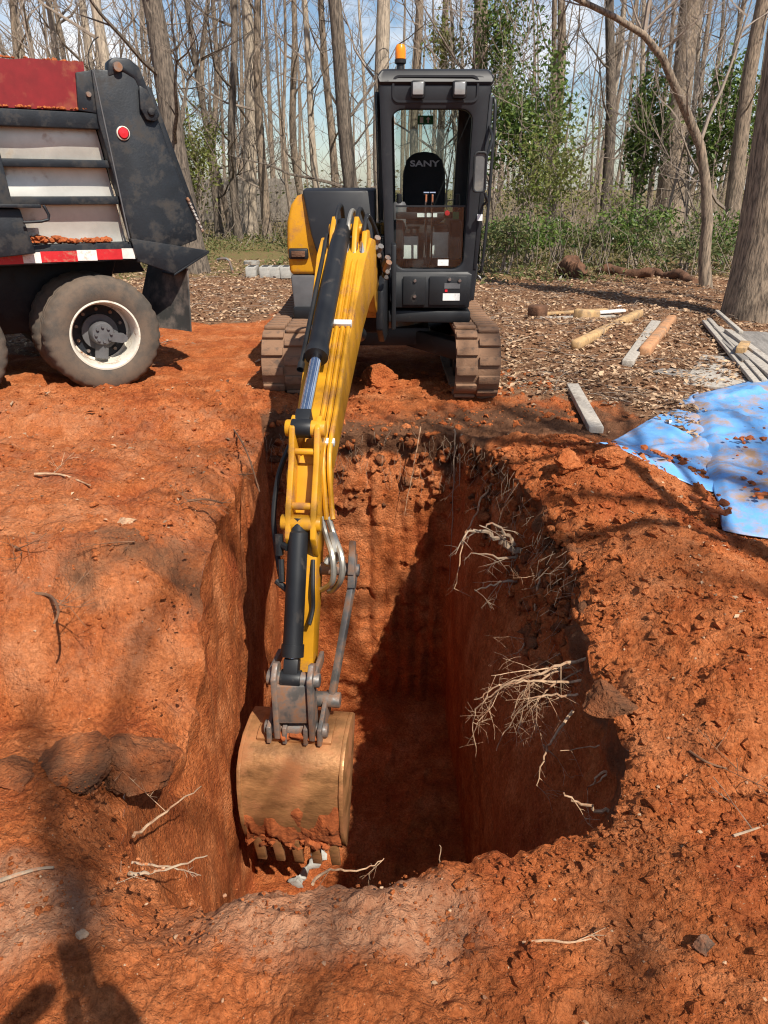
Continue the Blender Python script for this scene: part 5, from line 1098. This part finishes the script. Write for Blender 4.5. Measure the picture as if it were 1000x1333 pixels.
# ------------------------------------------------------------------ stones and clods
def rock(name, label, u, v, size, mat, seed, cat='rock', squash=.7, dz=0.):
    p = at_z(u, v, 0)
    for _ in range(6): p = at_z(u, v, float(full_h(p.x, p.y))+size*.3)
    at = dict(litter=[0], topsoil=[.50 if cat == 'rock' else .15], pale=[.05], green=[0]) if mat == 'soil' else {}
    r = np.random.default_rng(seed); V, F = ICO[4]; V = V.copy(); n = len(V)
    for k in range(16 if mat == 'grey_rock' else 9):
        nv = r.normal(size=3); nv /= np.linalg.norm(nv); e = np.clip(V@nv-r.uniform(.42, .85), 0, None); V = V-e[:, None]*nv
    off = r.random(3)*40; q = V+off; V = V*(1+.13*fbm(q[:, 0]*1.6, q[:, 1]*1.6, q[:, 2]*2.4, 5, seed, .58)-.10*np.clip(.18-np.abs(vnoise(q[:, 0]*2.4, q[:, 1]*2.4, q[:, 2]*5, seed+3)), 0, 1)*4)[:, None]
    V = V*np.array([r.uniform(1.0, 1.35), r.uniform(.8, 1.1), squash])*size*1.25; V[:, 2] += size*(squash*.55); V += np.array([p.x, p.y, p.z-size*.3+dz])
    o = mesh_np(name, V, F, mat, None, True, {k: np.full(n, v[0]) for k, v in at.items()}); o.data.set_sharp_from_angle(angle=R(28)); return tag(o, label, cat)
rock('rock', 'crumbly grey-brown rock ledge at the lower left', 165, 988, .095, 'soil', 61, squash=.7, dz=-.032)
rock('rock', 'dark layered rock left of the crumbly grey rock', 95, 985, .095, 'soil', 62, squash=.6, dz=-.032)
rock('rock', 'low flat grey stone at the far left of the rock ledge', 25, 1000, .09, 'soil', 63, squash=.45, dz=-.032)
rock('rock', 'small brown stone in the lower right foreground', 916, 1230, .022, 'grey_rock', 64, squash=.9)
rock('clod', 'round red clod on the slope right of the pit', 930, 922, .035, 'soil', 65, 'clod', .8)
rock('clod', 'dark red clod at the corner of the blue tarp', 797, 600, .075, 'soil', 66, 'clod', .7)
rock('clod', 'big red clod left of the clod at the tarp corner', 740, 603, .09, 'soil', 67, 'clod', .6)
rock('clod', 'dirt lump under the machine between the tracks', 495, 497, .16, 'soil', 68, 'clod', .7)
rock('rock', 'small pale stone in the left foreground soil', 107, 1215, .012, 'root_pale', 69)
rock('rock', 'flat pale stone on the slope left of the pit', 165, 678, .045, 'root_pale', 70, squash=.4)
rock('rock', 'grey clump of broken soil on the left rim', 225, 715, .08, 'soil', 71, squash=.4)
rock('rock', 'grey clay lump wedged in the right rim', 790, 915, .06, 'soil', 72, squash=.9)

# ------------------------------------------------------------------ lumber, tarp, blocks, logs
def plank(name, label, pa, pb, wd, th, mat, lift=0., cat='timber', roll=0.):
    a, b = at_z(*pa, .03), at_z(*pb, .03); a.z = float(full_h(a.x, a.y))+th/2+lift; b.z = float(full_h(b.x, b.y))+th/2+lift; d = (b-a); L_ = d.length
    m = MB().box((0, 0, 0), (wd, L_, th)); o = m.build(name, mat, None, bevel=.032 if th >= .1 else min(.006, th*.2), seg=3); o.location = (a+b)/2
    q = d.to_track_quat('Y', 'Z'); o.rotation_euler = q.to_euler(); o.rotation_euler.rotate_axis('Y', roll); return tag(o, label, cat)
plank('timber', 'yellow fence post lying on leaves, longest of the three timbers', (748, 457), (832, 413), .11, .10, 'fresh_wood')
plank('timber', 'orange cut post lying right of the long yellow post', (838, 465), (874, 418), .12, .11, 'orange_wood')
plank('timber', 'dull grey post lying close to the orange post', (817, 475), (853, 425), .11, .06, 'grey_wood')
plank('board', 'weathered short board lying alone right of the excavator track', (745, 503), (776, 563), .10, .05, 'grey_wood', cat='board')
plank('board', 'thin pale board at the front of the low board stack', (700, 415), (800, 411), .09, .03, 'grey_wood', .0, cat='board')
plank('board', 'thin yellowish board in the middle of the low board stack', (692, 409), (790, 405), .09, .03, 'fresh_wood', .02, cat='board')
plank('board', 'thin white board at the right end of the low board stack', (775, 409), (812, 407), .10, .03, 'white_label', .035, cat='board')
plank('timber', 'short yellow block with a cut end in front of the board stack', (751, 420), (775, 416), .16, .14, 'fresh_wood')
plank('timber', 'dark reddish block at the left end of the board stack', (693, 413), (706, 411), .2, .16, 'rotten_wood')
plank('panel', 'wide flat weathered panel at the upper edge of the blue tarp', (930, 502), (948, 462), .50, .03, 'grey_wood', cat='panel')
plank('panel', 'dark grey sheet beside the foot of the biggest trunk', (1010, 478), (960, 434), .62, .03, 'dark_wood', .02, cat='panel')
for i, (pa, pb, wd, lb) in enumerate([((985, 502), (917, 422), .07, 'leftmost long grey lath of the lumber pile by the tarp'), ((994, 502), (922, 421), .05, 'narrow pale lath second from left in the lumber pile'), ((1006, 500), (933, 432), .09, 'wide pale lath in the middle of the lumber pile'), ((1022, 500), (946, 440), .08, 'right-hand long lath of the lumber pile against the dark sheet'), ((962, 446), (932, 412), .05, 'short lath reaching to the foot of the biggest trunk')]):
    plank('lath', lb, pa, pb, wd, .035, 'grey_wood', .03+.012*i, 'lath', rnd.uniform(-.25, .25))
plank('timber', 'small pale wood offcut lying on the lumber pile', (962, 468), (968, 460), .09, .08, 'fresh_wood', .08)
plank('panel', 'sheet of dark felt lying flat left of the weathered panel', (860, 478), (905, 486), .30, .012, 'dark_wood', .0, 'sheet')
def tarp():
    tp = empty('tarp', at_z(900, 600, 0), 'bright blue crumpled tarp smeared with clay right of the pit', 'tarp')
    def sheet(name, c, lift, seed):
        c = [at_z(*q, .05) for q in c]; N = 70; V = []
        for j in range(N):
            for i in range(N):
                a, b = i/(N-1), j/(N-1); ea = a+.03*float(vnoise(b*7, seed, 0, 7))*(a > .01); p = c[0].lerp(c[1], a).lerp(c[3].lerp(c[2], a), b+.05*float(vnoise(a*5, seed, 1, 8))*(1-abs(2*b-1))*0)
                p = p+(c[1]-c[0]).normalized()*.035*float(vnoise(b*9, seed, 2, 9))*(1 if a in (0, 1) else 1)
                V.append((p.x, p.y, 0))
        V = np.array(V); x, y = V[:, 0], V[:, 1]
        cre = lambda t, w: np.clip(1-np.abs((t % 1)-.5)/w, 0, 1); f = .022*cre(x*1.5+y*.5+.05*vnoise(x*2, y*2, seed, 175), .06)+.018*cre(y*1.1-x*.35, .07)+.03*np.abs(fbm(x*1.2+y*.7, y*1.5-x*.8, seed, 3, 171))+.018*np.abs(vnoise(x*3.5-y*2.2, x*1.0+y*1.2, seed, 172))+.02*np.abs(vnoise(x*7+y*5, x*2-y*3, seed, 174))+.012*fbm(x*9+y*4, y*7, seed, 2, 173); ed = np.minimum(np.minimum(np.tile(np.arange(N), N), N-1-np.tile(np.arange(N), N)), np.minimum(np.repeat(np.arange(N), N), N-1-np.repeat(np.arange(N), N)))/8.; V[:, 2] = height(x, y)+.012+lift*np.clip(ed+.3, 0, 1)+f*np.clip(ed+.15, 0, 1)
        I = (np.arange(N-1)[:, None]*N+np.arange(N-1)).ravel(); o = mesh_np(name, V, np.stack([I, I+1, I+N+1, I+N], -1), 'tarp_blue', tp); sm = o.modifiers.new('thickness', 'SOLIDIFY'); sm.thickness = .004
    sheet('sheet', [(760, 590), (908, 506), (955, 640), (790, 622)], 0., 1.5); sheet('folded_sheet', [(902, 512), (1060, 474), (1090, 705), (941, 690)], .03, 7.5)
    pts = []; r = np.random.default_rng(3)
    for u, v, n_, sp in ((970, 575, 14, 12), (985, 640, 16, 18), (925, 668, 40, 12), (860, 612, 14, 12)):
        for _ in range(n_):
            p = at_z(u+r.normal(0, sp), v+r.normal(0, sp*.5), .08); pts.append((p.x, p.y, float(height(p.x, p.y))+.09))
    lumps('tarp_dirt', np.array(pts), .008+.022*r.random(len(pts))**2, 'packed_clay', 1, .6, .5, .3, 5, tp)['kind'] = 'stuff'
tarp()
for i, (u, lb) in enumerate([(327, 'concrete block at the left end of the row left of the excavator'), (345, 'concrete block second from left in the row beside the excavator'), (358, 'concrete block third from left in the row beside the excavator'), (372, 'concrete block touching the excavator side in the picture')]):
    p = at_z(u, 364, 0); z = float(height(p.x, p.y)); o = empty('concrete_block', (p.x, p.y, z), lb, 'block', 'row of concrete blocks')
    MB().box((p.x, p.y+.2, z+.10), (.19, .40, .20)).build('block_body', 'concrete', o, bevel=.01)
    for k in (-1, 1): MB().box((p.x, p.y+.2+k*.09, z+.199), (.11, .12, .008)).build('core_shade', 'hose_rubber', o)  # flat black plates painting in the shade of the hollow cores
p = at_z(328, 346, .0); tag(MB().lathe([(0, .12), (.0, .17), (.07, .17), (.07, .12), (0, .12)], (p.x, p.y, float(height(p.x, p.y))), (0, 0, 1), 20).build('concrete_ring', 'concrete', None), 'small grey ring lying behind the row of concrete blocks', 'ring')
a, b, c = at_z(304, 358, 0), at_z(298, 356, 0), 0
tag(MB().tube(smooth_path([(a.x, a.y, 0), (a.x-.05, a.y, .22), (a.x-.12, a.y, .30), (a.x-.3, a.y+.05, .28)]), .025, 8).build('bent_pipe', 'dull_steel', None), 'bent pipe sticking up from leaves left of the concrete blocks', 'pipe')
def log(name, label, pa, pb, r, seed):
    a, b = at_z(*pa, .1), at_z(*pb, .1); a.z = float(height(a.x, a.y))+r*.8; b.z = float(height(b.x, b.y))+r*.8; m = MB(); n = 14; n = 40; m.tube([a.lerp(b, i/(n-1))+Vector((0, 0, .04*math.sin(i*.25+seed))) for i in range(n)], [r*(.55+.45*math.sin(math.pi*(i+1)/(n+1))**.4) for i in range(n)], 16)
    V = np.array(m.v); k = .55*r*fbm(V[:, 0]*1.5, V[:, 1]*7, V[:, 2]*9, 5, seed, .6); m.v = [tuple(q) for q in V+k[:, None]*np.array([0, -.4, .6])]; tag(m.build(name, 'rotten_wood', None, smooth=True), label, 'log')
log('rotten_log', 'crumbling reddish log end standing highest in the wood edge debris', (728, 350), (758, 354), .17, 3)
log('rotten_log', 'long rotting log behind the leaf litter right of the red log end', (775, 350), (850, 356), .09, 5)
log('rotten_log', 'low rotting log nearest the crooked young tree', (850, 352), (905, 362), .08, 8)

# ------------------------------------------------------------------ the photographer, seen by the shadow
def person():
    J = dict(pel=(0.02, -0.48, 0.95), ch=(0.02, -0.5, 1.25), nk=(0.02, -0.48, 1.45), hd=(0.02, -0.42, 1.55), ht=(0.02, -0.4, 1.7),
             ls=(-0.19, -0.49, 1.41), le=(-.23, -.28, 1.18), lw=(-.04, -.17, 1.50), lh=(.03, -.145, 1.565), rs=(0.23, -0.49, 1.41), re=(.25, -.28, 1.18), rw=(.18, -.17, 1.50), rh=(.13, -.145, 1.565),
             lk=(-0.1, -0.45, 0.5), la=(-0.12, -0.5, 0.08), lt=(-0.13, -0.34, 0.03), rk=(0.14, -0.45, 0.5), ra=(0.16, -0.5, 0.08), rtt=(0.17, -0.34, 0.03), lhp=(-0.08, -0.48, 0.9), rhp=(0.12, -0.48, 0.9))
    E = [('pel', 'ch'), ('ch', 'nk'), ('nk', 'hd'), ('hd', 'ht'), ('ch', 'ls'), ('ls', 'le'), ('le', 'lw'), ('lw', 'lh'), ('ch', 'rs'), ('rs', 're'), ('re', 'rw'), ('rw', 'rh'), ('pel', 'lhp'), ('lhp', 'lk'), ('lk', 'la'), ('la', 'lt'), ('pel', 'rhp'), ('rhp', 'rk'), ('rk', 'ra'), ('ra', 'rtt')]
    rad = dict(pel=.15, ch=.16, nk=.06, hd=.09, ht=.075, ls=.075, le=.05, lw=.034, lh=.03, rs=.075, re=.05, rw=.034, rh=.03, lk=.065, la=.045, lt=.035, rk=.065, ra=.045, rtt=.035, lhp=.10, rhp=.10)
    k = list(J); me = bpy.data.meshes.new('person'); me.from_pydata([J[q] for q in k], [(k.index(a), k.index(b)) for a, b in E], [])
    o = bpy.data.objects.new('person', me); COL.objects.link(o); me.materials.append(MATS['jacket'])
    o.location = (-.07, .11, 0)
    sk = o.modifiers.new('skin', 'SKIN'); sv_ = me.skin_vertices.new() if not me.skin_vertices else me.skin_vertices[0]
    for i, q in enumerate(k): me.skin_vertices[0].data[i].radius = (rad[q], rad[q])
    me.skin_vertices[0].data[k.index('pel')].use_root = True
    sb = o.modifiers.new('sub', 'SUBSURF'); sb.levels = 2; sb.render_levels = 2
    tag(o, 'person in dark jacket holding a phone, seen only as a shadow lower left', 'person')
    fg = MB()
    for sx in (-1, 1):
        for i in range(4): fg.tube([(sx*.047+.008, -.055, 1.53+.02*i), (sx*.052+.008, -.038, 1.535+.02*i), (sx*.036+.008, -.032, 1.54+.02*i)], [.009, .009, .007], 7)
        fg.tube([(sx*.045+.008, -.065, 1.52), (sx*.03+.008, -.07, 1.545), (sx*.012+.008, -.066, 1.56)], [.011, .010, .008], 7)
    fg.build('fingers', 'skin', o, smooth=True).location = (.075, -.08, .03)
    tag(MB().box((.015, -.022, 1.605), (.078, .010, .155)).build('phone', 'hose_rubber', None, bevel=.003), 'phone held up by the photographer, out of view', 'phone')
person()
